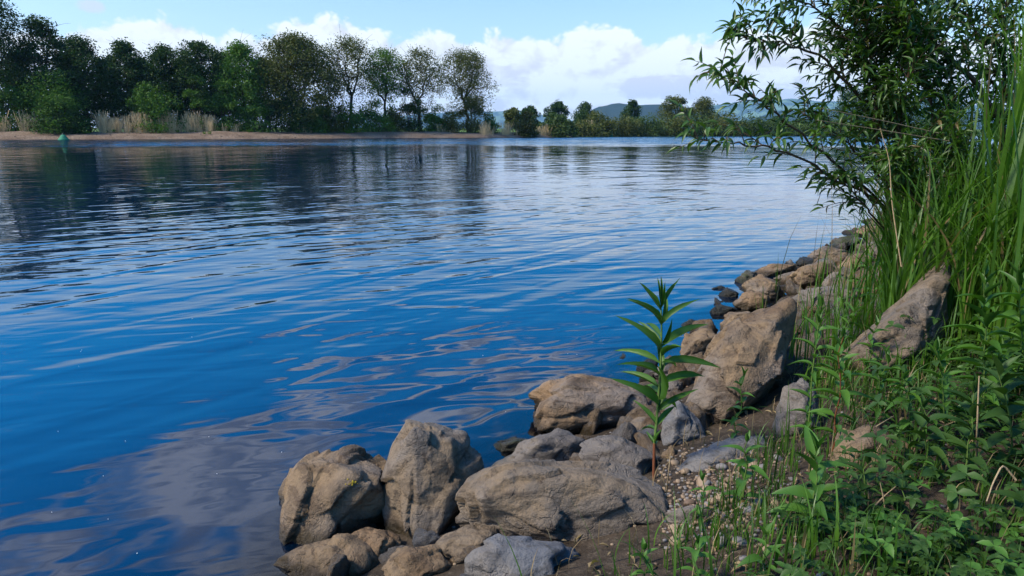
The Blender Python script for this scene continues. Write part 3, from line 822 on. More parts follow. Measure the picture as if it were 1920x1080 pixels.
def water_specks():
    g = np.random.default_rng(44); mb = MB()
    for _ in range(40):
        px, py = g.uniform(0, 1250), g.uniform(520, 1050)
        r = ray(px, py); p = EYE - r * EYE[2] / r[2]
        if shore(p[0], p[1])[1] > -.1: continue
        k = 6; th = np.linspace(0, 2 * pi, k, endpoint=False); rad = g.uniform(.0012, .0032) * (1 + .4 * np.sin(th * 2 + g.random() * 6))
        ring = np.stack([p[0] + rad * np.cos(th), p[1] + rad * np.sin(th), 0 * th + .002], -1)
        V = np.concatenate([ring, [[p[0], p[1], .005]]])
        mb.add(V, np.array([[i, (i + 1) % k, k] for i in range(k)]))
    tag(mb.build('foam', plain_material('foam', (.35, .35, .33), (.5, .5, .48), .8, 50.0)), 'tiny pale specks of foam and fluff floating on the water', kind='stuff')
water_specks()

def bar_weeds():
    g = np.random.default_rng(66); C = []
    for px in (22, 85, 96, 160, 208, 335, 360, 392, 470, 498, 560, 655, 700):
        D = far_depth(px, g.uniform(5, 9)); x = (px - 960) / 1280 * D; y = D * 1.025
        e = (y - far_shore(x)) * .9; z = float(np.interp(e, [0, 1, 2.2, 5, 7, 9], [.02, .40, .75, 1.15, 1.45, 1.6]))
        for _ in range(g.integers(3, 8)): C.append([x + g.normal() * .5, y + g.normal() * .4, z + .15 + .25 * g.random()])
    V, F = leaf_cards(np.array(C), .28, 26, .16, .8, 5)
    mb = MB(); mb.add(V, F); tag(mb.build('weeds', MAT['mid_leaf'], None, False), 'small green weed tufts dotted over the gravel bar', kind='stuff')
    mb = MB(); D_, F = ico(2)
    for _ in range(420):
        x = g.uniform(-125, 10); e = g.uniform(.2, 7.5) ** 1.0; y = far_shore(x) + e / .9
        z = float(np.interp(e, [0, 1, 2.2, 5, 7, 9], [.02, .40, .75, 1.15, 1.45, 1.6])); r = .06 + .20 * g.random() ** 3
        mb.add(D_ * np.array([1, .9, .6]) * r * g.uniform(.8, 1.2, (1, 3)) + np.array([x, y, z]), F)
    tag(mb.build('pebbles', MAT['tangrey']), 'scattered stones on the gravel bar', kind='stuff')
bar_weeds()
# ------------------------------------------------------------------ rocks
def hull_planes(P):
    bm = bmesh.new()
    for p in P: bm.verts.new(p)
    r = bmesh.ops.convex_hull(bm, input=bm.verts)
    bm.normal_update()
    c = P.mean(0); N_ = []; D_ = []
    for f in bm.faces:
        n = np.array(f.normal[:]); d = float(np.dot(n, np.array(f.verts[0].co[:]) - c))
        if d < 0: n, d = -n, -d
        N_.append(n); D_.append(max(d, 1e-3))
    bm.free()
    return c, np.array(N_), np.array(D_)
def rock_mesh(name, P, sub, seed, amp=.05, sharp=26.0, strata=0.0, freq=1.6, cut0=.77):
    """a boulder whose facets follow the hull of P: hull, softened corners, broken and layered relief"""
    P = np.asarray(P, float)
    ext = (P.max(0) - P.min(0)) / 2 + 1e-6
    mid = (P.max(0) + P.min(0)) / 2
    c, N_, D_ = hull_planes((P - mid) / ext)
    dirs, F = ico(sub)
    g = np.random.default_rng(seed)
    Q = (P - mid) / ext - c                       # knock corners off with a few flat breaks
    for cut in range(24):
        n_ = unit(g.normal(size=3)); N_ = np.vstack([N_, n_]); D_ = np.append(D_, (Q @ n_).max() * (g.uniform(cut0, cut0 + .14) if cut < 9 else g.uniform(.88, .98)))
    dn = dirs @ N_.T
    inv = np.where(dn > 1e-3, dn / D_[None], 0)
    r = 1.0 / (np.power(np.sum(np.power(inv, sharp), 1), 1 / sharp) + 1e-9)
    off = Vector(g.uniform(-50, 50, 3)); ax = unit(g.normal(size=3) * np.array([.5, .5, 1]))
    V = dirs * r[:, None]
    disp = np.empty(len(V))
    for i in range(len(V)):
        v = Vector(V[i]) * freq + off
        a = mnoise.fractal(v, .85, 2.1, 6, noise_basis='PERLIN_ORIGINAL')
        b = mnoise.ridged_multi_fractal(v * .8, .9, 2.2, 5, 1.0, 2.0) - 1.0
        cc = mnoise.cell(v * 1.5 + Vector((a, a, a)) * .3)
        d = a * .75 + b * -.22 + (cc - .5) * .28
        if strata:
            t = float(np.dot(V[i], ax)) * 5.5 + a * 1.1
            d += strata * (abs((t % 1.0) - .35) - .3)
        disp[i] = d
    # broken plates: patches tilted a little against each other, with small steps where they meet
    plates = np.zeros(len(V))
    for ns, tl, stp in ((11, .24, .024), (40, .18, .010)):
        sites = V[g.integers(0, len(V), ns)]; til = g.normal(size=(ns, 3)) * tl; st_ = g.normal(size=ns) * stp
        Vw = V + .10 * np.stack([np.sin(V[:, 1] * 7 + 1), np.sin(V[:, 2] * 8), np.sin(V[:, 0] * 6 + 2)], -1)
        k = np.argmin(((Vw[:, None] - sites[None]) ** 2).sum(-1), 1)
        plates += np.clip(((V - sites[k]) * til[k]).sum(1), -.07, .07) + st_[k]
    V = V * (1 + .38 * amp * disp + plates)[:, None]
    lo, hi = V.min(0), V.max(0)                   # back to the outline's own extent
    V = ((V - lo) / (hi - lo) * 2 - 1) * ext + mid
    return V, F
ROCK_GROUP = 'riprap boulders along the water'
def outline_rock(label, mat, outline, base, seed, thick=.8, sub=5, amp=.06, strata=0.0, inner=.58, ridges=(), tilt=.30, sharp=140., name='boulder', group=ROCK_GROUP, sink=.03, grow=1.04, cut0=.77):
    O = np.array(outline, float); O = O.mean(0) + (O - O.mean(0)) * grow
    D0 = hit(*base)
    hpx = O[:, 1].max() - O[:, 1].min(); wpx = O[:, 0].max() - O[:, 0].min()
    Tm = thick * min(hpx * 1.15, wpx) / 1280 * D0
    D0 += .42 * Tm
    c = O.mean(0); P = []; rg = np.random.default_rng(seed + 5000)
    def dep(py): return tilt * (base[1] - py) / 1280 * D0
    for x, y in O:
        P.append(PD(x, y, D0 + dep(y)))
    for x, y in O:
        for sg_ in (-1, 1):
            xi, yi = c + (np.array([x, y]) - c) * np.clip(inner + rg.uniform(-.25, .2), .3, .9)
            P.append(PD(xi, yi, D0 + dep(yi) + sg_ * Tm * rg.uniform(.25, .62)))
    for x, y, f in ridges:
        P.append(PD(x, y, D0 + dep(y) + f * Tm))
    P = np.array(P)
    V, F = rock_mesh('boulder', P, sub, seed, amp, sharp, strata, cut0=cut0)
    o = np.array([V[:, 0].mean(), V[:, 1].mean(), V[:, 2].min()])
    V[:, 2] -= sink
    me = mesh_from('boulder', V - o, [F], True); me.materials.append(MAT[mat])
    ob = bpy.data.objects.new(name, me); ob.location = o
    return tag(link(ob), label, 'rock', group)
def crop5(pts): return [(1100 + .4444 * x, 420 + .4444 * y) for x, y in pts]

R1 = outline_rock('large tan angular boulder with a yellow lichen spot, leftmost of the big front boulders', 'tan',
    [(538, 858), (590, 838), (640, 826), (690, 846), (729, 872), (724, 930), (728, 975), (692, 1025), (600, 1062), (508, 1088), (504, 1000), (514, 920), (524, 880)], (600, 1030), 11,
    .85, 6, .045, .16, .80, cut0=.85, grow=1.04, ridges=[(640, 860, -.30), (560, 890, -.42), (690, 930, -.30)])
outline_rock('upright egg-shaped boulder standing between the leftmost tan boulder and the widest boulder', 'tangrey',
    [(778, 776), (800, 769), (868, 778), (886, 800), (906, 870), (884, 925), (872, 990), (790, 1045), (738, 1000), (714, 932), (720, 888), (742, 830)], (800, 1005), 12,
    .75, 6, .05, .06, .70, ridges=[(800, 800, -.25), (845, 820, -.48), (770, 900, -.45), (860, 860, -.4)])
outline_rock('widest tan boulder with folded layered face in front of the tall green plant', 'tangrey',
    [(862, 915), (885, 880), (950, 855), (1010, 846), (1090, 852), (1180, 868), (1236, 905), (1248, 955), (1236, 1000), (1130, 1032), (1000, 1014), (890, 992), (866, 960)], (1060, 1022), 13,
    .95, 6, .12, .42, .74, ridges=[(1000, 880, -.30), (1100, 900, -.42), (930, 930, -.42), (1190, 930, -.35)], sharp=110, cut0=.86)
outline_rock('grey-topped boulder lying behind the widest boulder', 'grey',
    [(922, 862), (968, 826), (1040, 801), (1080, 814), (1094, 832), (1078, 856), (1000, 885), (930, 885)], (1000, 890), 14, .9, 5, .06, .1)
outline_rock('grey-brown boulder directly left of the tall plant stem', 'grey',
    [(1072, 852), (1112, 810), (1150, 797), (1206, 815), (1236, 842), (1232, 890), (1150, 900), (1085, 885)], (1150, 905), 15, .9, 5, .05, .08)
outline_rock('dark brown angular boulder alone at the water edge behind the others', 'brown',
    [(995, 792), (1000, 742), (1045, 702), (1070, 690), (1115, 697), (1142, 712), (1203, 740), (1214, 765), (1150, 805), (1105, 818), (1040, 808)], (1100, 812), 16,
    .9, 6, .075, .2, .68, ridges=[(1065, 715, -.35), (1110, 720, -.42), (1020, 770, -.3), (1110, 775, -.25)], sharp=140)
outline_rock('small mossy stone in the water behind the upright boulder', 'mossy',
    [(904, 845), (930, 812), (960, 806), (1006, 812), (985, 838), (930, 862)], (940, 858), 17, .9, 5, .09)
outline_rock('tan stone at the bottom edge below the leftmost tan boulder', 'tan',
    [(524, 1062), (560, 1026), (640, 1005), (682, 1030), (708, 1060), (690, 1100), (530, 1105)], (610, 1090), 18, .9, 5, .06, .12, grow=1.14, sink=.0)
outline_rock('roundish brown stone wedged under the leftmost and upright boulders', 'brown',
    [(648, 1005), (700, 988), (740, 1006), (754, 1030), (722, 1062), (660, 1062)], (700, 1055), 19, .9, 5, .05, grow=1.12, sink=.0)
outline_rock('flat tan stone at the bottom edge beneath the upright boulder', 'tan',
    [(722, 1058), (760, 1028), (822, 1018), (852, 1060), (830, 1095), (730, 1098)], (785, 1090), 20, .8, 5, .06, .1, grow=1.12, sink=.0)
outline_rock('small cracked stone between the flat tan stone and the grey bottom boulder', 'tangrey',
    [(816, 1022), (880, 992), (926, 1003), (902, 1022), (872, 1062), (830, 1068)], (868, 1056), 21, .9, 5, .08, .15, grow=1.15, sink=.0)
outline_rock('smooth blue-grey boulder at the bottom edge below the widest boulder', 'slate',
    [(876, 1062), (900, 1025), (952, 1001), (1020, 1026), (1082, 1012), (1087, 1050), (1082, 1100), (880, 1105)], (980, 1090), 22, .8, 5, .05, .05, grow=1.08)
outline_rock('dark wet stone in the water at the bottom left of the rocks', 'wet',
    [(428, 1078), (500, 1040), (527, 1055), (524, 1095), (440, 1100)], (480, 1085), 23, .9, 5, .09)
outline_rock('small rounded stone at the very bottom under the flat tan stone', 'grey',
    [(700, 1080), (735, 1062), (765, 1075), (755, 1100), (705, 1100)], (735, 1098), 24, .9, 4, .05)
outline_rock('long sloping tan boulder, largest of the middle rocks, beside the tall plant', 'tan',
    [(1288, 738), (1308, 690), (1338, 622), (1398, 582), (1476, 550), (1492, 570), (1482, 625), (1470, 690), (1405, 745), (1340, 800), (1312, 795)], (1350, 800), 25,
    .85, 6, .030, .12, .72, cut0=.84, ridges=[(1400, 610, -.35), (1345, 690, -.45), (1330, 740, -.35)])
outline_rock('tan block leaning on the upper left of the long sloping boulder', 'tan',
    crop5([(392, 520), (420, 452), (490, 418), (556, 440), (525, 525), (470, 575), (400, 565)]), (1290, 680), 26, .9, 5, .05, .08)
outline_rock('tan stone at the top left end of the long sloping boulder', 'tan',
    crop5([(563, 395), (600, 353), (690, 350), (702, 378), (640, 425), (568, 445)]), (1370, 625), 27, .9, 5, .05)
outline_rock('dark brown stone at the water left of the leaning tan block', 'wet', crop5([(213, 592), (263, 545), (302, 560), (275, 615), (225, 620)]), (1210, 700), 28, .9, 4, .08)
outline_rock('flat grey-brown stone under the leaning tan block', 'grey', crop5([(268, 602), (330, 568), (420, 574), (432, 602), (360, 630), (288, 645)]), (1250, 712), 29, .9, 5, .06)
outline_rock('rounded grey stone behind the upper leaves of the tall plant', 'grey', crop5([(322, 662), (370, 620), (412, 640), (402, 702), (335, 715)]), (1265, 742), 30, .9, 5, .06)
outline_rock('angular blue-grey stone with a pale top just right of the tall plant', 'slate',
    [(1238, 802), (1246, 742), (1274, 735), (1308, 788), (1332, 822), (1292, 836), (1244, 830)], (1280, 834), 31, .9, 5, .06, .05)
outline_rock('tan stone behind the stem of the tall plant', 'tangrey', [(1162, 798), (1200, 770), (1242, 784), (1238, 835), (1185, 822)], (1205, 832), 32, .9, 5, .07)
outline_rock('flat slate slab on the pebbles right of the tall plant', 'slate',
    [(1268, 852), (1338, 814), (1400, 803), (1442, 824), (1404, 862), (1335, 884), (1275, 884)], (1340, 886), 33, .7, 5, .04, .06, tilt=.9)
outline_rock('upright grey stone among plants below the long leaning rock', 'grey',
    [(1453, 792), (1474, 722), (1508, 699), (1542, 730), (1548, 795), (1490, 824)], (1500, 824), 34, .8, 5, .05, .05)
outline_rock('half-buried tan stone under the arching dead stalk', 'tan',
    [(1552, 850), (1580, 792), (1640, 780), (1722, 832), (1704, 884), (1570, 878)], (1620, 884), 35, .9, 5, .06, .06)
outline_rock('long narrow rock leaning uphill among the right-hand grass', 'tangrey',
    [(1585, 655), (1645, 618), (1692, 562), (1735, 505), (1772, 480), (1790, 510), (1775, 600), (1720, 670), (1640, 715)], (1665, 715), 36, .8, 6, .035, .08, tilt=.5, cut0=.92, grow=1.08)
outline_rock('flat grey stone beside the pebbles right of the widest boulder', 'grey', [(1248, 938), (1290, 930), (1328, 932), (1334, 966), (1300, 982), (1256, 978)], (1290, 984), 37, .8, 5, .04)
outline_rock('flat grey rock slab at the right edge of the ground', 'grey', [(1842, 952), (1880, 935), (1930, 930), (1960, 965), (1935, 992), (1870, 985)], (1900, 995), 38, .6, 5, .04, .1, tilt=1.2)
outline_rock('rounded pale stone near the bottom right corner', 'grey', [(1798, 1060), (1830, 1046), (1872, 1052), (1882, 1085), (1810, 1092)], (1840, 1090), 39, .8, 4, .04)
outline_rock('whitish stone in the grass at the bottom edge', 'pale', [(1503, 1072), (1535, 1056), (1575, 1060), (1598, 1085), (1520, 1095)], (1550, 1092), 40, .8, 4, .04)
outline_rock('reddish brown stone behind the foot of the tall plant', 'brown', [(1240, 838), (1258, 824), (1270, 835), (1268, 856), (1246, 858)], (1255, 860), 41, .9, 4, .05)
FAR_ROCKS = [
 ('dark moss-topped rock at the far end of the shore rocks', 'mossy', [(1028, 82), (1060, 50), (1130, 38), (1150, 60), (1090, 97), (1035, 94)], 60),
 ('pale grey-topped boulder below the mossy far rock', 'tangrey', [(933, 135), (1000, 90), (1080, 100), (1100, 150), (1040, 170), (955, 155)], 61),
 ('dark small rock left of the pale grey-topped boulder', 'wet', [(888, 152), (910, 132), (950, 140), (957, 167), (900, 182)], 62),
 ('low brown rock at the water left of the tan block with the grass blade', 'brown', [(713, 192), (780, 158), (870, 165), (892, 186), (830, 210), (730, 220)], 63),
 ('blackish moss-edged rock jutting into the water', 'mossy', [(633, 228), (680, 188), (716, 190), (716, 220), (660, 250)], 64),
 ('tan rock right below the blackish jutting rock', 'tan', [(678, 235), (740, 210), (800, 235), (832, 282), (760, 318), (690, 290)], 65),
 ('rounded tan rock under the low brown rock', 'tangrey', [(798, 215), (870, 192), (902, 202), (892, 255), (820, 250)], 66),
 ('large tan block in the far shore rocks behind the tall grass blade', 'tan', [(888, 205), (930, 165), (1000, 146), (1062, 180), (1052, 235), (960, 262), (895, 255)], 67),
 ('tan rock right of the pale grey-topped boulder', 'tan', [(1058, 175), (1100, 130), (1152, 113), (1172, 150), (1152, 200), (1070, 200)], 68),
 ('tan wedge right of the large tan block', 'tangrey', [(998, 245), (1040, 190), (1102, 200), (1112, 262), (1040, 275)], 69),
 ('wide flat grey-tan rock above the long sloping boulder', 'grey', [(898, 295), (960, 258), (1080, 248), (1162, 270), (1172, 315), (1100, 355), (950, 345)], 70),
 ('brown rock at the water above the tan stone', 'brown', [(628, 325), (680, 273), (742, 300), (772, 332), (700, 365), (640, 352)], 71),
 ('thin wet stone farthest out in the water', 'wet', [(528, 260), (570, 249), (588, 265), (545, 275)], 72),
 ('dark wet pointed stone in the water', 'wet', [(558, 284), (590, 257), (632, 275), (622, 304), (570, 306)], 73),
 ('tiny wet stone between the other wet stones', 'wet', [(538, 320), (575, 311), (578, 324), (545, 330)], 74),
 ('black wet stone at the waterline above the mossy one', 'wet', [(528, 353), (545, 330), (620, 337), (628, 352), (570, 382), (535, 380)], 75),
 ('mossy black stone in the water nearest the tall plant top', 'mossy', [(396, 408), (430, 388), (500, 397), (512, 414), (440, 435), (400, 430)], 76),
 ('grey rock half hidden behind the first grass of the far shore', 'tangrey', [(1165, 140), (1200, 80), (1240, 60), (1270, 95), (1240, 150), (1185, 165)], 77),
 ('dark rock at the top of the far shore rocks', 'brown', [(1140, 30), (1170, 8), (1230, 4), (1250, 35), (1190, 60)], 78),
 ('shaded grey stone in the grass right of the long sloping boulder', 'slate', [(1060, 430), (1110, 405), (1180, 430), (1170, 490), (1080, 500)], 79),
]
for lab, mat, pts, sd in FAR_ROCKS:
    O = crop5(pts); ymax = max(p[1] for p in O); xm = sum(p[0] for p in O) / len(O)
    outline_rock(lab, mat, O, (xm, ymax + 6), sd, .85, 5, .065, .08, grow=1.20, inner=.72)
# lichen on the leftmost boulder: small raised crust on its face
def lichen():
    V = np.array([v.co[:] for v in R1.data.vertices]) + np.array(R1.location)
    tgt = ray(655, 916); tgt = tgt / np.linalg.norm(tgt)
    rel = V - EYE; t = rel @ tgt
    off = np.linalg.norm(rel - t[:, None] * tgt, axis=1)
    near = np.where(off < .025)[0]
    i = near[np.argmin(t[near])]
    nrm = np.array(R1.data.vertices[int(i)].normal[:]); c = V[i] - np.array(R1.location)
    a = unit(np.cross(nrm, [0, 0, 1])); b = np.cross(nrm, a)
    mb = MB(); g = np.random.default_rng(3)
    for _ in range(16):
        q_ = c + a * g.normal() * .007 + b * g.normal() * .006 + nrm * .003; r_ = g.uniform(.0015, .004)
        D_, F = ico(2); mb.add(q_ + D_ @ np.stack([a * r_, b * r_, nrm * .002]), F)
    mb.build('lichen_patch', plain_material('lichen', (.30, .20, .01), (.42, .30, .02), .9, 300.0), R1)
lichen()

# loose stones that fill the gaps between the boulders
def loose_stones():
    import re
    BIG = [(re.split(r' (?:with|at|lying|standing|in|below|between|beside|behind|alone|wedged|beneath|under|leaning|on|among|directly|just|right|left|above|along|near|half|farthest|jutting|of|largest),? ', o['label'] + ' ')[0].strip(' ,'), o.location) for o in COL.objects if o.name.startswith('boulder')]
    g = np.random.default_rng(21)
    mats = ['tan', 'tangrey', 'grey', 'brown', 'slate']
    words_ = {'tan': 'tan', 'tangrey': 'grey-tan', 'grey': 'grey', 'brown': 'brown', 'slate': 'blue-grey'}
    protos = {}
    for k in range(10):
        P = unit(g.normal(size=(12, 3))) * g.uniform(.75, 1.0, (12, 1)) * np.array([1, .8, .65])
        V, F = rock_mesh('stone', P, 4, 200 + k, .07, 24., .08)
        for m_ in mats:
            me = mesh_from('stone', V, [F], True); me.materials.append(MAT[m_]); protos[(k, m_)] = me
    n = 0; made = []
    while n < 280:
        s_ = g.uniform(-.9, 13.5); d_ = g.uniform(-.10, 1.0 if s_ < 2.5 else 1.45)
        p = SHORE_P + SHORE_U * s_ + SHORE_N * d_
        r_ = (.05 + .085 * g.random() ** 1.5) * (1 + .10 * s_)
        z = T(*p)
        m_ = mats[g.choice(5, p=[.3, .3, .2, .12, .08])]
        o = bpy.data.objects.new('stone', protos[(int(g.integers(10)), m_)])
        o.location = (p[0], p[1], z + r_ * .12); o.scale = (r_ * g.uniform(.9, 1.3), r_, r_ * g.uniform(.8, 1.1))
        o.rotation_euler = g.uniform(0, 6.28, 3)
        bi = min(BIG, key=lambda q_: (q_[1].x - p[0]) ** 2 + (q_[1].y - p[1]) ** 2)
        dx, dd_ = p[0] - bi[1].x, float(shore(p[0], p[1])[1] - shore(bi[1].x, bi[1].y)[1])
        side = ('uphill' if dd_ > 0 else 'waterside') if abs(dd_) > abs(dx) else ('right' if dx > 0 else 'left')
        size = 'little' if r_ < .075 else 'small' if r_ < .12 else 'fist-sized' if r_ < .15 else 'mid-sized'
        tag(link(o), '%s %s stone %s of the %s' % (size, words_[m_], side, bi[0]), 'rock', 'loose stones between the boulders')
        made.append(o)
        n += 1
    same = {}
    for o in made: same.setdefault(o['label'], []).append(o)
    nth = ['first', 'second', 'third', 'fourth', 'fifth', 'sixth', 'seventh', 'eighth', 'ninth', 'tenth', 'eleventh', 'twelfth', 'thirteenth', 'fourteenth', 'fifteenth']
    for lab, os_ in same.items():
        if len(os_) > 1:
            for k, o in enumerate(sorted(os_, key=lambda q_: q_.location.y)[:15]): o['label'] = lab + ', %s up the shore' % nth[k]
loose_stones()

def pebbles():
    g = np.random.default_rng(5)
    cols = {'tan': ('pebble_tan', (.17, .115, .065), (.23, .165, .10)), 'grey': ('pebble_grey', (.11, .10, .09), (.165, .15, .135)), 'brown': ('pebble_brown', (.085, .052, .03), (.13, .085, .05))}
    M_ = {k: plain_material(v[0], v[1], v[2], .75, 60.0) for k, v in cols.items()}
    protos = []
    for k in range(5):
        D_, F = ico(3)
        P = D_ * (1 + .16 * np.array([mnoise.noise(Vector(v) * 1.3 + Vector((k * 9, 0, 0))) for v in D_]))[:, None] * np.array([1, .75, .55])
        protos.append((P, F))
    mesh_ = {}
    for k, (P, F) in enumerate(protos):
        for c_, m_ in M_.items():
            me = mesh_from('pebble', P, [F], True); me.materials.append(m_); mesh_[(k, c_)] = me
    def spot():
        while True:
            px, py = g.normal(1345, 85), g.normal(925, 52)
            if 1235 < px < 1580 and 835 < py < 1055: return px, py
    for n in range(110):
        px, py = spot(); D = hit(px, py); p = PD(px, py, D)
        c_ = ['tan', 'grey', 'brown'][g.choice(3, p=[.45, .35, .2])]; r_ = .006 + .024 * g.random() ** 2.5
        o = bpy.data.objects.new('pebble', mesh_[(int(g.integers(5)), c_)])
        o.location = (p[0], p[1], T(p[0], p[1]) + r_ * .25); o.scale = (r_,) * 3; o.rotation_euler = (g.normal() * .3, g.normal() * .3, g.random() * 6.28)
        tag(link(o), 'small rounded %s pebble on the bare patch right of the tall plant' % c_, 'pebble', '%s pebbles on the bare patch' % c_)
    for c_, m_ in M_.items():
        mb = MB()
        D_, F = ico(1)
        for n in range(700):
            if n % 2:
                px, py = spot(); p = PD(px, py, hit(px, py))
            else:
                q_ = SHORE_P + SHORE_U * g.uniform(-1, 3.5) + SHORE_N * g.uniform(-.1, 2.0); p = (q_[0], q_[1], 0)
            r_ = g.uniform(.003, .010)
            mb.add(D_ * np.array([1, .8, .6]) * r_ + np.array([p[0], p[1], T(p[0], p[1]) + r_ * .3]), F)
        tag(mb.build('gravel', m_), 'fine %s gravel between the boulders and plants' % c_, kind='stuff')
pebbles()

# ------------------------------------------------------------------ leaves and blades
def leaf_template(seg, wide=.42, bend=.18, fold=.22, wave=0.0):
    """a lance-shaped leaf, length 1 along +Y, folded on its midrib, arching down"""
    t = np.linspace(0, 1, seg + 1)
    w = np.sin(pi * np.clip(t, 0, 1) ** wide) ** .9 * .5; w[0] = .05; w[-1] = 0.004
    z = .10 * np.sin(t * pi * .6) - bend * t ** 2
    e = fold * w + wave * np.sin(t * 13)
    L = np.stack([-w, t, z + e], -1); C = np.stack([0 * t, t, z], -1); R_ = np.stack([w, t, z + e - 2 * wave * np.sin(t * 13)], -1)
    V = np.stack([L, C, R_], 1).reshape(-1, 3)
    i = np.arange(seg)[:, None] * 3; j = np.arange(2)[None]
    F = np.stack([i + j, i + j + 1, i + j + 4, i + j + 3], -1).reshape(-1, 4)
    return V, F
def frames(dirs, nrm, length, width):
    d = unit(dirs); n = unit(nrm - (nrm * d).sum(-1, keepdims=True) * d); s = np.cross(d, n)
    return s * width[:, None], d * length[:, None], n * length[:, None]
def batch_leaves(mb, base, dirs, nrm, length, width, tmpl):
    V, F = tmpl
    S, D_, N_ = frames(dirs, nrm, length, width)
    P = base[:, None] + V[None, :, 0:1] * S[:, None] + V[None, :, 1:2] * D_[:, None] + V[None, :, 2:3] * N_[:, None]
    o = np.arange(len(base))[:, None, None] * len(V)
    mb.add(P.reshape(-1, 3), (F[None] + o).reshape(-1, F.shape[1]))
def leaf_matrix(base, d, n, length, width):
    S, D_, N_ = frames(np.array([d]), np.array([n]), np.array([length]), np.array([width]))
    M = Matrix.Identity(4)
    for k, c in enumerate((S[0], D_[0], N_[0])):
        for r in range(3): M[r][k] = c[r]
    for r in range(3): M[r][3] = base[r]
    return M
def batch_blades(mb, base, az_, length, width, bend, seg=5, twist=None):
    n = len(base); t = np.linspace(0, 1, seg + 1)
    h = np.stack([np.cos(az_), np.sin(az_), 0 * az_], -1); side = np.stack([-np.sin(az_), np.cos(az_), 0 * az_], -1)
    th = bend[:, None] * t[None] ** 1.4                      # lean angle grows towards the tip
    dl = length[:, None] / seg
    hx = np.concatenate([np.zeros((n, 1)), np.cumsum(np.sin(th[:, :-1]) * dl, 1)], 1)
    vz = np.concatenate([np.zeros((n, 1)), np.cumsum(np.cos(th[:, :-1]) * dl, 1)], 1)
    c = base[:, None] + h[:, None] * hx[..., None] + np.array([0, 0, 1.0]) * vz[..., None]
    w = width[:, None] * .5 * np.minimum(1, .55 + 1.6 * t)[None] * (1 - t[None] ** 2.2)
    tw = (twist if twist is not None else np.zeros(n))[:, None] * t[None]
    sd = side[:, None] * np.cos(tw)[..., None] + h[:, None] * np.sin(tw)[..., None]
    up_ = np.array([0, 0, 1.0]) * (.25 * w)[..., None]
    V = np.stack([c - sd * w[..., None] + up_, c, c + sd * w[..., None] + up_], 2).reshape(n, -1, 3)
    i = np.arange(seg)[:, None] * 3; j = np.arange(2)[None]
    F = np.stack([i + j, i + j + 1, i + j + 4, i + j + 3], -1).reshape(-1, 4)
    o = np.arange(n)[:, None, None] * (3 * (seg + 1))
    mb.add(V.reshape(-1, 3), (F[None] + o).reshape(-1, 4))

MAT['grass'] = leaf_material('grass_blade', (.034, .092, .009), (.088, .190, .017), .40, .42, .35, dead=(.19, .14, .06), dead_at=.96)
MAT['grass_dry'] = leaf_material('dry_grass', (.14, .10, .05), (.28, .21, .11), .2, .8, .1)
MAT['herb'] = leaf_material('herb_leaf', (.030, .086, .009), (.068, .160, .019), .30, .48, .3)
MAT['cover'] = leaf_material('cover_leaf', (.014, .040, .006), (.040, .088, .013), .25, .55, .25)
MAT['near_willow'] = leaf_material('near_willow_leaf', (.028, .068, .009), (.065, .135, .018), .30, .42, .4, dead=(.10, .075, .02))
MAT['twig'] = bark_material('willow_bark', (.045, .030, .016), (.12, .08, .045), 60.0)
MAT['stem_red'] = bark_material('plant_stem_base', (.10, .025, .012), (.15, .06, .02), 60.0)
MAT['stem_green'] = bark_material('plant_stem', (.05, .10, .015), (.09, .14, .03), 60.0)
MAT['straw'] = bark_material('dry_straw', (.20, .14, .07), (.36, .27, .15), 80.0)
LEAF_T = [leaf_template(6, .62, .10, .25), leaf_template(6, .62, .35, .22, .012), leaf_template(6, .70, .60, .20), leaf_template(6, .62, -.12, .30, .015)]
def leaf_meshes(mat, nm='leaf'):
    out = []
    for V, F in LEAF_T:
        me = mesh_from(nm, V, [F], True); me.materials.append(MAT[mat]); out.append(me)
    return out
LM = {k: leaf_meshes(k) for k in ('herb', 'near_willow', 'cover')}

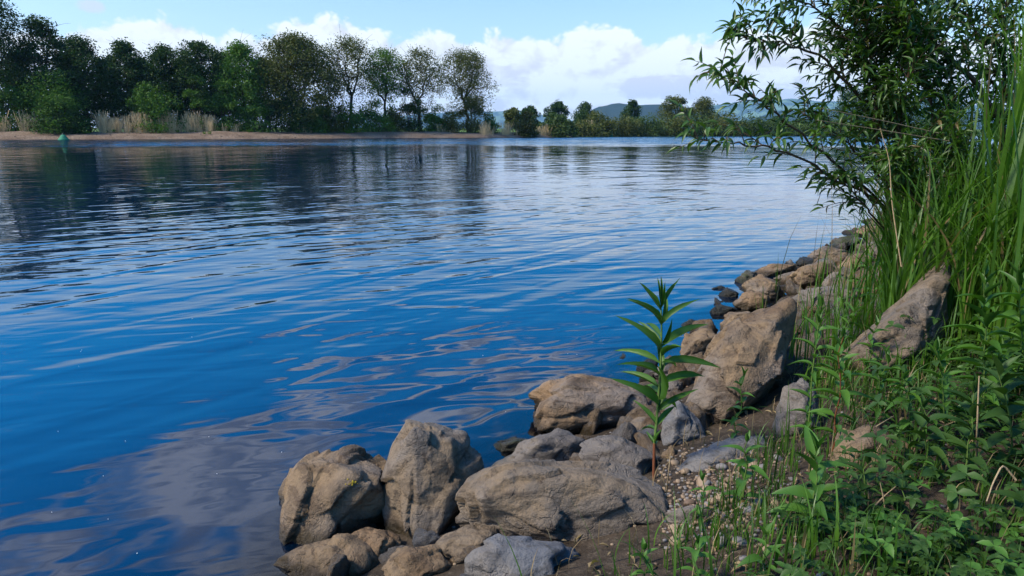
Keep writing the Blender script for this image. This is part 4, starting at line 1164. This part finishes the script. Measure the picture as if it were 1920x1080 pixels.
# ------------------------------------------------------------------ the tall leafy plant in front of the water
def hero_plant():
    D = hit(1226, 898)
    def W_(cx, cy, dz=0.0):
        return PD(1100 + .4444 * cx, 420 + .4444 * cy, D + dz)
    foot = W_(283, 1075)
    root = empty('leafy_plant', foot, 'tall single-stemmed green plant with a red stem foot standing before the water', 'plant')
    stem = [(283, 1075), (284, 1000), (286, 925), (296, 820), (304, 720), (311, 620), (315, 520), (316, 430), (314, 370), (312, 340)]
    P = np.array([W_(*s) for s in stem]) - foot
    m1 = MB(); m1.tube(P[:3], np.linspace(.0062, .0056, 3), 8); m1.build('stem_base', MAT['stem_red'], root)
    m2 = MB(); m2.tube(P[2:], np.linspace(.0056, .0028, len(P) - 2), 8); m2.build('stem', MAT['stem_green'], root)
    L = [((312, 350), (305, 225), .01, .20), ((312, 352), (322, 238), -.02, .20), ((312, 360), (396, 250), .02, .24), ((310, 362), (208, 260), .0, .24), ((313, 352), (292, 240), .03, .2),
         ((315, 425), (457, 303), -.03, .26), ((312, 400), (170, 320), .03, .26), ((312, 425), (217, 300), -.05, .22), ((314, 430), (330, 290), .06, .2),
         ((313, 535), (157, 375), -.02, .25), ((315, 520), (508, 425), .03, .27), ((312, 545), (232, 388), .05, .25), ((318, 500), (360, 400), -.06, .25),
         ((312, 590), (122, 508), .04, .24), ((318, 585), (560, 607), -.01, .26), ((310, 640), (160, 563), -.04, .26), ((314, 640), (290, 480), .07, .25),
         ((312, 670), (510, 618), .03, .28), ((306, 690), (146, 624), .05, .26), ((304, 770), (145, 640), -.05, .30), ((306, 740), (300, 600), -.08, .28),
         ((300, 790), (458, 688), -.02, .26), ((296, 850), (198, 744), .02, .28), ((297, 850), (376, 752), .03, .30), ((300, 800), (310, 660), .06, .28),
         ((292, 870), (225, 850), .05, .3), ((306, 720), (235, 690), .09, .28), ((312, 620), (380, 560), .09, .26), ((314, 480), (250, 420), .08, .26), ((303, 780), (380, 730), .10, .28), ((315, 560), (400, 520), -.09, .26),
         ((287, 925), (250, 870), .02, .36), ((287, 925), (318, 868), -.02, .36), ((286, 940), (300, 900), .04, .4)]
    g = np.random.default_rng(4)
    for k, (a, b, dz, wd) in enumerate(L):
        A = W_(*a) - foot; B = W_(b[0], b[1], dz * 1.6) - foot
        d = B - A; ln = np.linalg.norm(d)
        nrm = np.array([0, -.55, 1.0]) + g.normal(size=3) * .18 if abs(d[0]) > .02 else np.array([0.1, -1, .2])
        inst('leaf', LM['herb'][k % 2 if k > 4 else 3], root, leaf_matrix(A, d, nrm, ln * 1.03, ln * wd * .60))
hero_plant()

def herb(px, py, top, label, seed, D=None, leaf=.09, wide=.27, lean=(0, 0), n_pairs=None, mat='herb', name='leafy_plant', group='leafy plants on the bank', red=False, loose=.3):
    """an upright herb with crossed pairs of leaves up its stem, larger in the middle, a tight tuft on top"""
    g = np.random.default_rng(seed)
    D = hit(px, py) if D is None else D
    foot = PD(px, py, D); foot[2] = T(foot[0], foot[1]) - .005
    H = (py - top) / 1280 * D
    root = empty(name, foot, label, 'plant', group)
    n = n_pairs or max(4, int(H / .035))
    t = np.linspace(0, 1, 7)
    bow = np.array([lean[0], lean[1], 0]) * H
    P = np.stack([bow[0] * t ** 1.5, bow[1] * t ** 1.5, H * t], -1) + np.concatenate([[[0, 0, 0]], g.normal(size=(6, 3)) * .006])
    r = .0022 + .0035 * min(H, .8)
    mb = MB(); mb.tube(P, r * (1 - .6 * t), 6); mb.build('stem', MAT['stem_red' if red else 'stem_green'], root)
    a0 = g.random() * 6.28
    for k in range(n):
        u = .10 + .90 * (k + .5) / n
        s = np.array([np.interp(u, t, P[:, i]) for i in range(3)])
        size = leaf * (np.interp(u, [0, .3, .75, 1], [.6, 1.0, .95, .45])) * g.uniform(.8, 1.2)
        for q_ in range(2):
            a = a0 + k * pi / 2 + q_ * pi + g.normal() * loose * .6
            el_ = np.interp(u, [0, .6, .9, 1], [.05, .35, .8, 1.25]) + g.normal() * loose * .5
            d = np.array([cos(a) * cos(el_), sin(a) * cos(el_), sin(el_)])
            inst('leaf', LM[mat][int(g.integers(3)) if u < .85 else 3], root, leaf_matrix(s, d, np.array([0, 0, 1.0]) + g.normal(size=3) * .15 - d * .1, size, size * wide * g.uniform(.85, 1.2)))
    return root
HERBS = [  # foot px, foot py, top py, label
 (1512, 836, 560, 'slender leafy plant rising beside the upright grey stone', dict(leaf=.085, wide=.28)),
 (1560, 850, 610, 'leafy plant with a red stem foot above the half-buried tan stone', dict(leaf=.10, wide=.32, red=True)),
 (1392, 945, 800, 'short leafy plant growing out of the pebbles', dict(leaf=.085, wide=.36, n_pairs=6)),
 (1522, 1010, 835, 'bushy leafy plant with broad leaves in the middle of the bare patch', dict(leaf=.12, wide=.36, n_pairs=8)),
 (1316, 985, 880, 'small thin leafy plant beside the flat grey stone', dict(leaf=.055, wide=.35, n_pairs=5)),
 (1300, 1095, 1005, 'low leafy plant at the bottom edge right of the widest boulder', dict(leaf=.06, wide=.4, n_pairs=6)),
 (1380, 830, 690, 'young leafy plant at the foot of the long sloping boulder', dict(leaf=.07, wide=.34)),
 (1448, 720, 610, 'young leafy plant at the shaded side of the long sloping boulder', dict(leaf=.07, wide=.32)),
 (1838, 800, 500, 'tall light green plant with starry top right of the long leaning rock', dict(leaf=.13, wide=.24)),
 (1905, 760, 480, 'tall leafy plant at the right edge below the tall grass', dict(leaf=.12, wide=.26)),
 (1770, 830, 640, 'leafy plant in front of the long leaning rock', dict(leaf=.10, wide=.3)),
 (1700, 840, 690, 'leafy plant below the lower end of the long leaning rock', dict(leaf=.09, wide=.32)),
 (1640, 800, 650, 'leafy plant left of the lower end of the long leaning rock', dict(leaf=.08, wide=.32)),
 (1890, 900, 660, 'dark leafy plant by the right edge over the flat slab', dict(leaf=.11, wide=.32, mat='cover')),
 (1800, 930, 720, 'dark leafy plant standing before the pale dry stalk', dict(leaf=.10, wide=.34, mat='cover')),
 (1735, 900, 740, 'dark low plant right of the half-buried tan stone', dict(leaf=.09, wide=.36, mat='cover')),
 (1915, 1010, 820, 'dark leafy plant at the right edge before the flat slab', dict(leaf=.10, wide=.34, mat='cover')),
 (1600, 960, 850, 'low leafy plant under the half-buried tan stone', dict(leaf=.07, wide=.4, mat='cover')),
 (1685, 985, 870, 'low leafy plant in the middle of the right-hand ground cover', dict(leaf=.07, wide=.4, mat='cover')),
 (1770, 1040, 930, 'low leafy plant in the bottom right ground cover', dict(leaf=.07, wide=.4, mat='cover')),
 (1430, 1085, 985, 'low leafy plant in the bottom grass left of the whitish stone', dict(leaf=.06, wide=.36)),
 (1215, 1100, 1015, 'low leafy plant at the foot of the widest boulder', dict(leaf=.05, wide=.36, n_pairs=5)),
 (1560, 700, 560, 'leafy plant behind the slender plant at the grass edge', dict(leaf=.08, wide=.26)),
 (1620, 720, 590, 'leafy plant amid grass left of the long leaning rock', dict(leaf=.08, wide=.3)),
]
for i, (px, py, top, lab, kw) in enumerate(HERBS):
    herb(px, py, top, lab, 300 + i, lean=(rng.normal() * .12, rng.normal() * .1), **kw)

# ------------------------------------------------------------------ tall grass
BLADE_M = []
for k, (bd, tw) in enumerate([(.35, .3), (.7, -.5), (1.1, .6), (1.7, .8), (.2, -.2), (2.3, .4)]):
    mb = MB(); batch_blades(mb, np.zeros((1, 3)), np.zeros(1), np.ones(1), np.array([.018]), np.array([bd]), 9, np.array([tw]))
    me = mesh_from('blade', np.concatenate(mb.V) * np.array([1, 1, 1]), [np.concatenate(f) for f in mb.F.values()], True); me.materials.append(MAT['grass']); BLADE_M.append(me)
def blade_inst(root, loc, az_, length, width, k):
    M = Matrix.Translation(loc) @ Matrix.Rotation(az_, 4, 'Z') @ Matrix.Diagonal((length, width / .018, length, 1))
    return inst('blade', BLADE_M[k], root, M)
def grass_clump(px, py, label, n, hmin, hmax, width, spread, seed, kinds=(0, 1, 2, 3, 4), D=None, az_bias=None):
    g = np.random.default_rng(seed)
    D = hit(px, py) if D is None else D
    foot = PD(px, py, D); foot[2] = T(foot[0], foot[1]) - .01
    root = empty('tall_grass_clump', foot, label, 'grass', 'tall grass clumps on the bank')
    for i in range(n):
        off = g.normal(size=2) * spread
        a = g.random() * 6.28 if az_bias is None else az_bias + g.normal() * .7
        k = kinds[int(g.integers(len(kinds)))]
        ln = g.uniform(hmin, hmax)
        z = T(foot[0] + off[0], foot[1] + off[1]) - foot[2] - .01
        blade_inst(root, (off[0], off[1], z), a, ln, width * g.uniform(.7, 1.25), k)
CL = [
 (1885, 640, 'tallest broad-bladed grass clump at the right edge reaching out of the picture', 34, 1.4, 2.2, .033, .09, dict(kinds=(0, 4, 4, 1))),
 (1840, 560, 'tall upright grass clump just left of the tallest clump', 26, .95, 1.6, .021, .12, dict(kinds=(0, 4, 1, 2))),
 (1930, 720, 'broad grass clump cut by the right edge of the picture', 22, 1.0, 1.7, .024, .10, dict(kinds=(0, 1, 4))),
 (1770, 520, 'arching grass clump behind the top of the long leaning rock', 26, .55, 1.0, .017, .12, {}),
 (1700, 560, 'grass clump with long arching blades above the long leaning rock', 24, .5, .9, .016, .10, {}),
 (1640, 560, 'grass clump spilling over the tan shore rocks', 24, .45, .8, .014, .10, dict(kinds=(0, 1, 2, 3))),
 (1600, 640, 'grass clump beside the wide flat grey-tan rock', 22, .35, .65, .012, .08, {}),
 (1560, 660, 'low arching grass clump right of the long sloping boulder', 22, .3, .55, .011, .07, dict(kinds=(1, 2, 3))),
 (1500, 680, 'grass tuft at the upper right end of the long sloping boulder', 18, .25, .45, .010, .05, dict(kinds=(0, 1, 2))),
 (1640, 470, 'grass clump at the far end of the shore rocks', 24, .5, .95, .016, .15, dict(kinds=(0, 1, 2))),
 (1690, 480, 'grass clump below the willow stems', 36, .9, 1.5, .017, .15, dict(kinds=(0, 1, 2, 4))),
 (1760, 470, 'grass clump right of the willow stems', 26, .6, 1.15, .018, .15, dict(kinds=(0, 1, 4))),
 (1720, 610, 'tall grass clump in front of the willow foot', 44, 1.0, 1.6, .019, .15, dict(kinds=(1, 2, 2, 3))),
 (1790, 600, 'tall grass clump right of the willow foot', 44, 1.1, 1.7, .020, .13, dict(kinds=(0, 1, 2, 3))),
 (1850, 590, 'tall grass stand behind the starry light green plant', 34, 1.3, 2.0, .024, .14, dict(kinds=(0, 4, 4))),
 (1915, 570, 'tall grass stand at the right edge behind the tallest clump', 36, 1.5, 2.3, .026, .14, dict(kinds=(0, 4, 4))),
 (1950, 640, 'tall grass stand half outside the right edge', 32, 1.5, 2.3, .032, .12, dict(kinds=(0, 4, 1))),
 (1520, 620, 'low grass tuft behind the shaded grey stone', 18, .2, .42, .010, .07, dict(kinds=(0, 1, 2))),
 (1575, 580, 'grass tuft right of the wide flat grey-tan rock', 20, .3, .6, .012, .09, dict(kinds=(0, 1, 2))),
 (1455, 560, 'thin pair of grass blades standing among the far shore rocks', 3, .35, .55, .009, .02, dict(kinds=(4, 0))),
 (1540, 545, 'single-tuft tall grass blades in front of the large tan block', 5, .35, .65, .012, .04, dict(kinds=(4, 0, 1))),
 (1420, 600, 'few grass blades at the top of the long sloping boulder', 5, .2, .38, .009, .04, dict(kinds=(0, 1))),
 (1480, 1060, 'light green grass tuft left of the whitish stone', 14, .12, .26, .009, .05, {}),
 (1185, 1065, 'small grass tuft at the lower right of the widest boulder', 7, .08, .17, .006, .03, dict(kinds=(0, 1, 2))),
 (1265, 1030, 'small grass tuft beside the flat grey stone', 10, .10, .2, .007, .04, {}),
 (1380, 1020, 'grass tuft in front of the short leafy plant', 12, .10, .22, .007, .05, {}),
 (1660, 1070, 'grass tuft near the bottom edge right of the whitish stone', 12, .12, .24, .008, .06, {}),
]
for i, (px, py, lab, n, h0, h1, w_, sp_, kw) in enumerate(CL):
    grass_clump(px, py, lab, n, h0, h1, w_, sp_, 400 + i, **kw)
# two blades that lean into the bottom of the picture from below
def low_blades():
    for px, py, D, az_, ln, lab in [(1000, 1150, 1.55, 2.75, .26, 'grass blade poking up over the smooth blue-grey boulder, left one'), (1150, 1150, 1.5, 2.85, .30, 'grass blade poking up right of the smooth blue-grey boulder')]:
        p = PD(px, py, D); z = T(p[0], p[1])
        root = empty('tall_grass_clump', (p[0], p[1], z), lab, 'grass', 'tall grass clumps on the bank')
        blade_inst(root, (0, 0, -.01), az_, ln + (p[2] - z), .012, 1)
        blade_inst(root, (.02, -.02, -.01), az_ - .6, ln * .6 + (p[2] - z) * .5, .009, 2)
low_blades()

def on_bank(g, n, s0, s1, d0, d1):
    s_ = g.uniform(s0, s1, n); d_ = g.uniform(d0, d1, n) if np.isscalar(d0) else None
    p = SHORE_P[None] + SHORE_U[None] * s_[:, None] + SHORE_N[None] * d_[:, None]
    return np.column_stack([p, terrain(p[:, 0], p[:, 1]) - .01])
def keep_view_clear(B, r=1.15):
    return B[np.hypot(B[:, 0], B[:, 1] - .1) > r]
def grass_mass():
    g = np.random.default_rng(77)
    mb = MB(); low = MB()
    MAT['low_grass'] = leaf_material('low_grass', (.022, .058, .007), (.062, .135, .015), .35, .5, .3, dead=(.16, .12, .05), dead_at=.93)
    # dense tall stand on the upper bank
    for (n, s0, s1, d0, d1, h0, h1, w_) in [(3200, 4.0, 12.0, 1.45, 3.4, .6, 1.25, .015), (2000, 2.6, 5.0, 1.85, 3.8, .45, 1.05, .014), (1800, 9, 20, .75, 3.5, .5, 1.2, .02), (1800, 2.4, 7, 2.2, 4.2, .8, 1.7, .018),
                                          (900, 2.2, 4.4, 1.3, 1.9, .15, .38, .009)]:
        B = keep_view_clear(on_bank(g, n, s0, s1, d0, d1), 2.2)
        n = len(B)
        patch = .75 + .35 * vnoise(B[:, 0] * 1.1, B[:, 1] * 1.1, 2)
        batch_blades(mb, B, g.random(n) * 6.28, g.uniform(h0, h1, n) * patch, w_ * g.uniform(.6, 1.3, n), np.abs(g.normal(.75, .55, n)), 5, g.normal(size=n) * .7)
    # longer loose blades through the ground cover
    B = keep_view_clear(on_bank(g, 1900, -.7, 4.0, 1.45, 3.2), .9)
    B = B[vnoise(B[:, 0] * 2.6, B[:, 1] * 2.6, 12) > 0]; n = len(B)
    batch_blades(low, B, g.random(n) * 6.28, g.uniform(.12, .34, n), .006 * g.uniform(.6, 1.5, n), np.abs(g.normal(1.2, .6, n)), 6, g.normal(size=n) * .6)
    # arching grass that hides the willow's foot
    B = []
    while len(B) < 1300:
        px, py = g.uniform(1650, 1930), g.uniform(520, 660); D = hit(px, py); p = PD(px, py, D); B.append([p[0], p[1], T(p[0], p[1]) - .01])
    B = np.array(B); n = len(B)
    batch_blades(mb, B, g.random(n) * 6.28, g.uniform(.7, 1.35, n), .013 * g.uniform(.6, 1.5, n), np.abs(g.normal(1.35, .6, n)), 7, g.normal(size=n) * .6)
    # short grass low on the right
    B = keep_view_clear(on_bank(g, 10500, -.9, 3.6, 1.35, 3.0), .8)
    dens = vnoise(B[:, 0] * 2.0, B[:, 1] * 2.0, 6)
    B = B[dens > -.25]; n = len(B)
    batch_blades(low, B, g.random(n) * 6.28, g.uniform(.04, .17, n), .0042 * g.uniform(.6, 1.6, n), np.abs(g.normal(1.0, .6, n)), 4, g.normal(size=n) * .6)
    tag(low.build('grass', MAT['low_grass']), 'short darker grass low on the bank among the weeds', kind='stuff')
    tag(mb.build('grass', MAT['grass']), 'dense green grass over the upper bank', kind='stuff')
    mb = MB()
    B = keep_view_clear(on_bank(g, 520, 3.2, 14, .7, 3.2), 2.2); n = len(B)
    batch_blades(mb, B, g.random(n) * 6.28, g.uniform(.3, 1.1, n), .006 * g.uniform(.6, 1.3, n), np.abs(g.normal(.5, .6, n)), 4)
    B = keep_view_clear(on_bank(g, 1500, -.9, 3.4, 1.0, 2.8), .8); n = len(B)
    batch_blades(mb, B, g.random(n) * 6.28, g.uniform(.04, .16, n), .003 * g.uniform(.6, 1.4, n), np.abs(g.normal(1.7, .5, n)), 4)
    tag(mb.build('straw', MAT['grass_dry']), 'dry straw lying and standing in the grass', kind='stuff')
grass_mass()

def ground_cover():
    g = np.random.default_rng(91)
    t5 = leaf_template(3, .75, .25, .2)
    def clusters(n, s0, s1, d0, d1, size, hmax, thr, five, mat, lab, clear):
        B = keep_view_clear(on_bank(g, n, s0, s1, d0, d1), clear)
        dn = vnoise(B[:, 0] * 1.6 + 3, B[:, 1] * 1.6, 9) + .25 * g.normal(size=len(B))
        B = B[dn > thr]; n = len(B)
        h = hmax * g.random(n) ** 1.2; B = B + np.stack([g.normal(size=n) * .02, g.normal(size=n) * .02, .012 + h], -1)
        up_ = unit(np.stack([g.normal(size=n) * .35, g.normal(size=n) * .35, np.ones(n)], -1))
        mb = MB(); a0 = g.random(n) * 6.28
        for q_ in range(five):
            a = a0 + q_ * 2 * pi / five
            d = np.stack([np.cos(a), np.sin(a), g.normal(size=n) * .15 + .1], -1)
            d = d - (d * up_).sum(-1, keepdims=True) * up_ * .8
            ln = size * g.uniform(.6, 1.3, n)
            batch_leaves(mb, B, d, up_, ln, ln * .52, t5)
        tag(mb.build('ground_cover', MAT[mat]), lab, kind='stuff')
    clusters(6500, -.9, 3.6, 1.62, 3.2, .026, .10, -.30, 5, 'cover', 'dark low five-leaved creeper covering the ground on the right', .8)
    clusters(1700, .8, 4.8, 1.65, 3.6, .042, .32, -.4, 3, 'cover', 'dark leafy undergrowth filling the bank on the right', 1.5)
    clusters(1500, -.6, 3.4, 1.7, 3.2, .034, .16, .05, 3, 'herb', 'light green weeds scattered through the ground cover', .8)
    clusters(1300, 3.2, 8.0, 1.1, 3.4, .05, .35, -.3, 3, 'herb', 'green leafy undergrowth below the tall grass', 2.2)
ground_cover()

# ------------------------------------------------------------------ the willow shrub leaning over the water
def near_willow():
    g = np.random.default_rng(15)
    foot = PD(1718, 545, hit(1718, 545)); foot[2] = T(foot[0], foot[1]) - .03
    Db = 4.4
    root = empty('willow_shrub', foot, 'many-stemmed willow shrub leaning out over the water on the right', 'shrub')
    ST = [
     ([(1716, 545, 4.45), (1690, 440, 4.3), (1633, 370, 4.1), (1542, 320, 3.8), (1458, 282, 3.55), (1385, 268, 3.4), (1325, 262, 3.3), (1288, 256, 3.25)], .011, 'low', .30),
     ([(1712, 540, 4.5), (1690, 430, 4.35), (1633, 362, 4.15), (1558, 300, 3.9), (1470, 226, 3.65), (1425, 190, 3.55), (1375, 158, 3.5), (1332, 140, 3.45)], .011, 'mid', .42),
     ([(1722, 545, 4.55), (1722, 400, 4.45), (1712, 310, 4.4), (1692, 270, 4.3), (1650, 212, 4.2), (1600, 170, 4.1), (1536, 104, 3.95), (1470, 82, 3.85), (1405, 70, 3.8), (1374, 52, 3.75)], .017, 'full', .35),
     ([(1692, 270, 4.3), (1660, 180, 4.2), (1610, 90, 4.1), (1545, 25, 4.0), (1470, -5, 3.9), (1410, -8, 3.85)], .012, 'full', .15),
     ([(1960, 480, 4.5), (1905, 300, 4.4), (1850, 183, 4.3), (1762, 92, 4.2), (1690, 25, 4.1), (1620, -40, 4.0), (1560, -60, 3.9)], .022, 'dense', .35),
     ([(1742, 545, 4.6), (1746, 400, 4.6), (1752, 260, 4.5), (1730, 110, 4.4), (1700, -60, 4.3)], .018, 'dense', .4),
     ([(1800, 545, 4.7), (1818, 350, 4.6), (1786, 210, 4.5), (1700, 130, 4.3), (1640, 50, 4.2), (1590, -30, 4.1)], .018, 'dense', .4),
     ([(1860, 560, 4.8), (1872, 350, 4.7), (1880, 150, 4.6), (1890, -80, 4.5)], .018, 'dense', .35),
     ([(1690, 460, 4.35), (1660, 330, 4.2), (1640, 230, 4.1), (1640, 130, 4.0), (1600, 30, 3.9)], .012, 'dense', .3),
     ([(1730, 520, 4.5), (1700, 390, 4.2), (1690, 250, 4.0), (1705, 120, 3.9), (1690, 10, 3.8)], .012, 'dense', .35),
     ([(1925, 560, 4.6), (1935, 350, 4.6), (1900, 200, 4.5), (1830, 60, 4.4), (1800, -50, 4.3)], .016, 'dense', .35),
     ([(1702, 545, 4.3), (1665, 440, 4.1), (1625, 392, 3.95), (1590, 352, 3.85), (1560, 335, 3.8)], .009, 'mid', .45),
     ([(1712, 545, 4.2), (1722, 430, 4.0), (1702, 350, 3.85), (1670, 296, 3.75)], .009, 'full', .5),
     ([(1735, 545, 4.3), (1772, 420, 4.1), (1792, 330, 3.95), (1772, 250, 3.85)], .010, 'full', .5),
     ([(1718, 540, 4.5), (1690, 380, 4.3), (1630, 310, 4.1), (1590, 270, 4.0), (1545, 230, 3.9), (1500, 215, 3.85)], .011, 'mid', .45),
    ]
    LB, LD, LN, LS = [], [], [], []
    def add_leaves(P, r, t0, step, size):
        seg = np.linalg.norm(np.diff(P, axis=0), axis=1); L = seg.sum(); cs = np.concatenate([[0], np.cumsum(seg)])
        u = L * t0; a = g.random() * 6.28
        while u < L:
            s = np.array([np.interp(u, cs, P[:, i]) for i in range(3)])
            i = min(np.searchsorted(cs, u, 'right') - 1, len(P) - 2)
            tg = unit(P[i + 1] - P[i]); a += 2.4 + g.normal() * .4
            b1_ = unit(np.cross(tg, [.1, .3, .9])); b2_ = np.cross(tg, b1_)
            out = cos(a) * b1_ + sin(a) * b2_
            d = unit(tg * g.uniform(.35, .9) + out * .75 + np.array([0, 0, -.22]) + g.normal(size=3) * .18)
            LB.append(s); LD.append(d); LN.append(unit(np.array([0, 0, 1.0]) + g.normal(size=3) * .45)); LS.append(size * g.uniform(.65, 1.25) * (1 - .25 * u / L))
            u += step * g.uniform(.6, 1.4)
        LB.append(P[-1]); LD.append(unit(P[-1] - P[-2])); LN.append(np.array([0, -.4, 1.0])); LS.append(size * .9)
    for pts, r0, style, t0 in ST:
        K = np.array([PD(*p) for p in pts]) - foot
        tt = np.linspace(0, len(K) - 1, 5 * (len(K) - 1) + 1)
        i0 = np.clip(tt.astype(int), 0, len(K) - 2); f = (tt - i0)[:, None]
        Km = np.concatenate([[2 * K[0] - K[1]], K, [2 * K[-1] - K[-2]]])
        a, b, c, d = Km[i0], Km[i0 + 1], Km[i0 + 2], Km[i0 + 3]
        C = .5 * ((2 * b) + (-a + c) * f + (2 * a - 5 * b + 4 * c - d) * f ** 2 + (-a + 3 * b - 3 * c + d) * f ** 3)
        C[1:] += g.normal(size=(len(C) - 1, 3)) * .006
        n = len(C)
        sb = MB(); sb.tube(C, r0 * (1 - .86 * np.linspace(0, 1, n)), 7)
        stem_o = sb.build('stem', MAT['twig'], root)
        tw = MB()
        nt = {'low': 12, 'mid': 22, 'full': 34, 'dense': 58}[style]
        for k in range(nt):
            u = t0 + (1 - t0) * ((k + g.random()) / nt) ** .85
            i = min(int(u * (n - 1)), n - 2)
            s = C[i]; tg = unit(C[i + 1] - C[i])
            side = unit(np.cross(tg, g.normal(size=3)))
            ln = g.uniform(.12, .36) * (1.15 - .6 * u) * (1.5 if style == 'dense' else 1.0)
            dr = unit(tg * .75 + side * .8 + np.array([0, 0, .25 if style != 'low' else .05]))
            e = s + dr * ln
            P = bez(s, s + dr * ln * .55 + np.array([0, 0, .03]), e + np.array([0, 0, -.04 * g.random()]), 6)
            tw.tube(P, .0032 * np.linspace(1, .4, 6), 5)
            add_leaves(P, .003, .18, .026 if style != 'low' else .030, .088)
            if style in ('dense', 'full') and g.random() < .75:
                s2 = P[2]; dr2 = unit(dr + g.normal(size=3) * .7); P2 = bez(s2, s2 + dr2 * ln * .3, s2 + dr2 * ln * .7, 5)
                tw.tube(P2, .0022 * np.linspace(1, .4, 5), 4); add_leaves(P2, .002, .15, .026, .082)
        add_leaves(C[int(n * .72):], .004, .1, .030, .095)
        tag(tw.build('twig', MAT['twig'], stem_o), kind='stuff')
    LB, LD, LN, LS = map(np.array, (LB, LD, LN, LS))
    cam_rel = LB + foot - EYE
    z = cam_rel @ FWD; px = 960 + 1280 * (cam_rel @ RIGHT) / z; py = 540 - 1280 * (cam_rel @ UP) / z
    vis = (px > 1240) & (px < 1700) & (py > 0) & (py < 500)
    order = np.argsort(np.where(vis, px * .004 - LS / z * 100 + g.random(len(px)) * .3, 1e9))
    own = order[:300]; rest = order[300:]
    for k in own:
        inst('leaf', LM['near_willow'][int(k) % 3], root, leaf_matrix(LB[k], LD[k], LN[k], LS[k], LS[k] * .26))
    mb = MB()
    for q_ in range(3):
        sel = rest[q_::3]
        batch_leaves(mb, LB[sel], LD[sel], LN[sel], LS[sel], LS[sel] * .26, leaf_template(4, .62, (.10, .35, .6)[q_], .24))
    fo = mb.build('foliage', MAT['near_willow'], root); fo['kind'] = 'stuff'
    return len(LB)
print('willow leaves', near_willow())

# ------------------------------------------------------------------ dead stalks and bare twigs
def stalk(label, pts, r, mat='straw', name='dry_stalk'):
    P = np.array([PD(*p) for p in pts]); o = P[0].copy()
    t = np.linspace(0, len(P) - 1, 4 * (len(P) - 1) + 1); C = np.stack([np.interp(t, np.arange(len(P)), P[:, i]) for i in range(3)], -1)
    C[1:-1] = (C[:-2] + 2 * C[1:-1] + C[2:]) / 4
    mb = MB(); mb.tube(C - o, r * np.linspace(1, .45, len(C)), 6)
    ob = mb.build(name, MAT[mat]); ob.location = o
    tag(ob, label, 'stalk', 'dead stalks on the bank')
def D_at(px, py, up_=0.0): return hit(px, py) - up_
stalk('long pale dead stalk leaning over the half-buried tan stone', [(1552, 868, D_at(1552, 868)), (1600, 830, 2.35), (1650, 795, 2.42), (1680, 778, 2.5)], .0038)
stalk('upright pale dry stalk at the right under the starry plant', [(1831, 895, D_at(1831, 895)), (1832, 800, 1.95), (1836, 705, 1.95)], .0036)
stalk('short dry stalk standing beside the foot of the tall plant', [(1250, 925, D_at(1250, 925)), (1254, 880, 2.3), (1257, 850, 2.32)], .0028)
stalk('bent dry straw lying over the bare patch', [(1610, 985, D_at(1610, 985)), (1652, 935, 1.95), (1692, 902, 2.05)], .003)
stalk('crooked dry straw standing by the bent straw', [(1664, 985, D_at(1664, 985)), (1656, 930, 1.95), (1650, 905, 1.95)], .0028)
stalk('drooping pale dry stalk at the right edge over the slab', [(1905, 900, 1.75), (1880, 870, 1.75), (1862, 905, 1.72), (1850, 940, 1.7)], .003)
stalk('tall brown dry stalk in front of the willow stems', [(1690, 500, 3.6), (1672, 380, 3.6), (1668, 300, 3.6), (1650, 240, 3.6)], .0038)
stalk('dry stalk leaning left across the willow twigs', [(1760, 250, 3.7), (1650, 225, 3.5), (1540, 203, 3.3)], .003)
stalk('second dry stalk crossing the willow twigs below the first', [(1780, 265, 3.7), (1660, 245, 3.5), (1530, 225, 3.3)], .003)
stalk('bare thin twig hanging over the water below the low willow branch', [(1640, 372, 3.9), (1590, 378, 3.8), (1552, 392, 3.7)], .002, 'twig', 'bare_twig')
stalk('bare upright twig over the water near the willow foot', [(1582, 392, 3.9), (1580, 376, 3.9), (1575, 360, 3.9)], .002, 'twig', 'bare_twig')
stalk('bare thin twig over the water left of the upright twig', [(1532, 382, 3.8), (1538, 365, 3.8), (1542, 347, 3.8)], .002, 'twig', 'bare_twig')
stalk('long bare twig lying on the pebbles', [(1440, 905, D_at(1440, 905) - .02), (1400, 925, D_at(1400, 925) - .02), (1370, 955, D_at(1370, 955) - .02)], .003, 'twig', 'bare_twig')
stalk('brown dead stick beside the half-buried tan stone', [(1455, 830, D_at(1455, 830) - .02), (1500, 818, D_at(1500, 818) - .03), (1540, 800, D_at(1540, 800) - .04)], .004, 'twig', 'bare_twig')

def leaf_litter():
    g = np.random.default_rng(31)
    mb = MB(); n = 520
    B = keep_view_clear(on_bank(g, n, -.8, 3.2, .9, 2.6), .8); n = len(B); B[:, 2] += .016 + .012 * g.random(n)
    a = g.random(n) * 6.28; ln = g.uniform(.015, .055, n)
    batch_leaves(mb, B, np.stack([np.cos(a), np.sin(a), g.normal(size=n) * .15], -1), np.stack([g.normal(size=n) * .3, g.normal(size=n) * .3, np.ones(n)], -1), ln, ln * g.uniform(.12, .4, n), leaf_template(3, .8, .3, .3))
    tag(mb.build('leaf_litter', MAT['grass_dry']), 'dead leaves and bits of straw on the soil', kind='stuff')
leaf_litter()
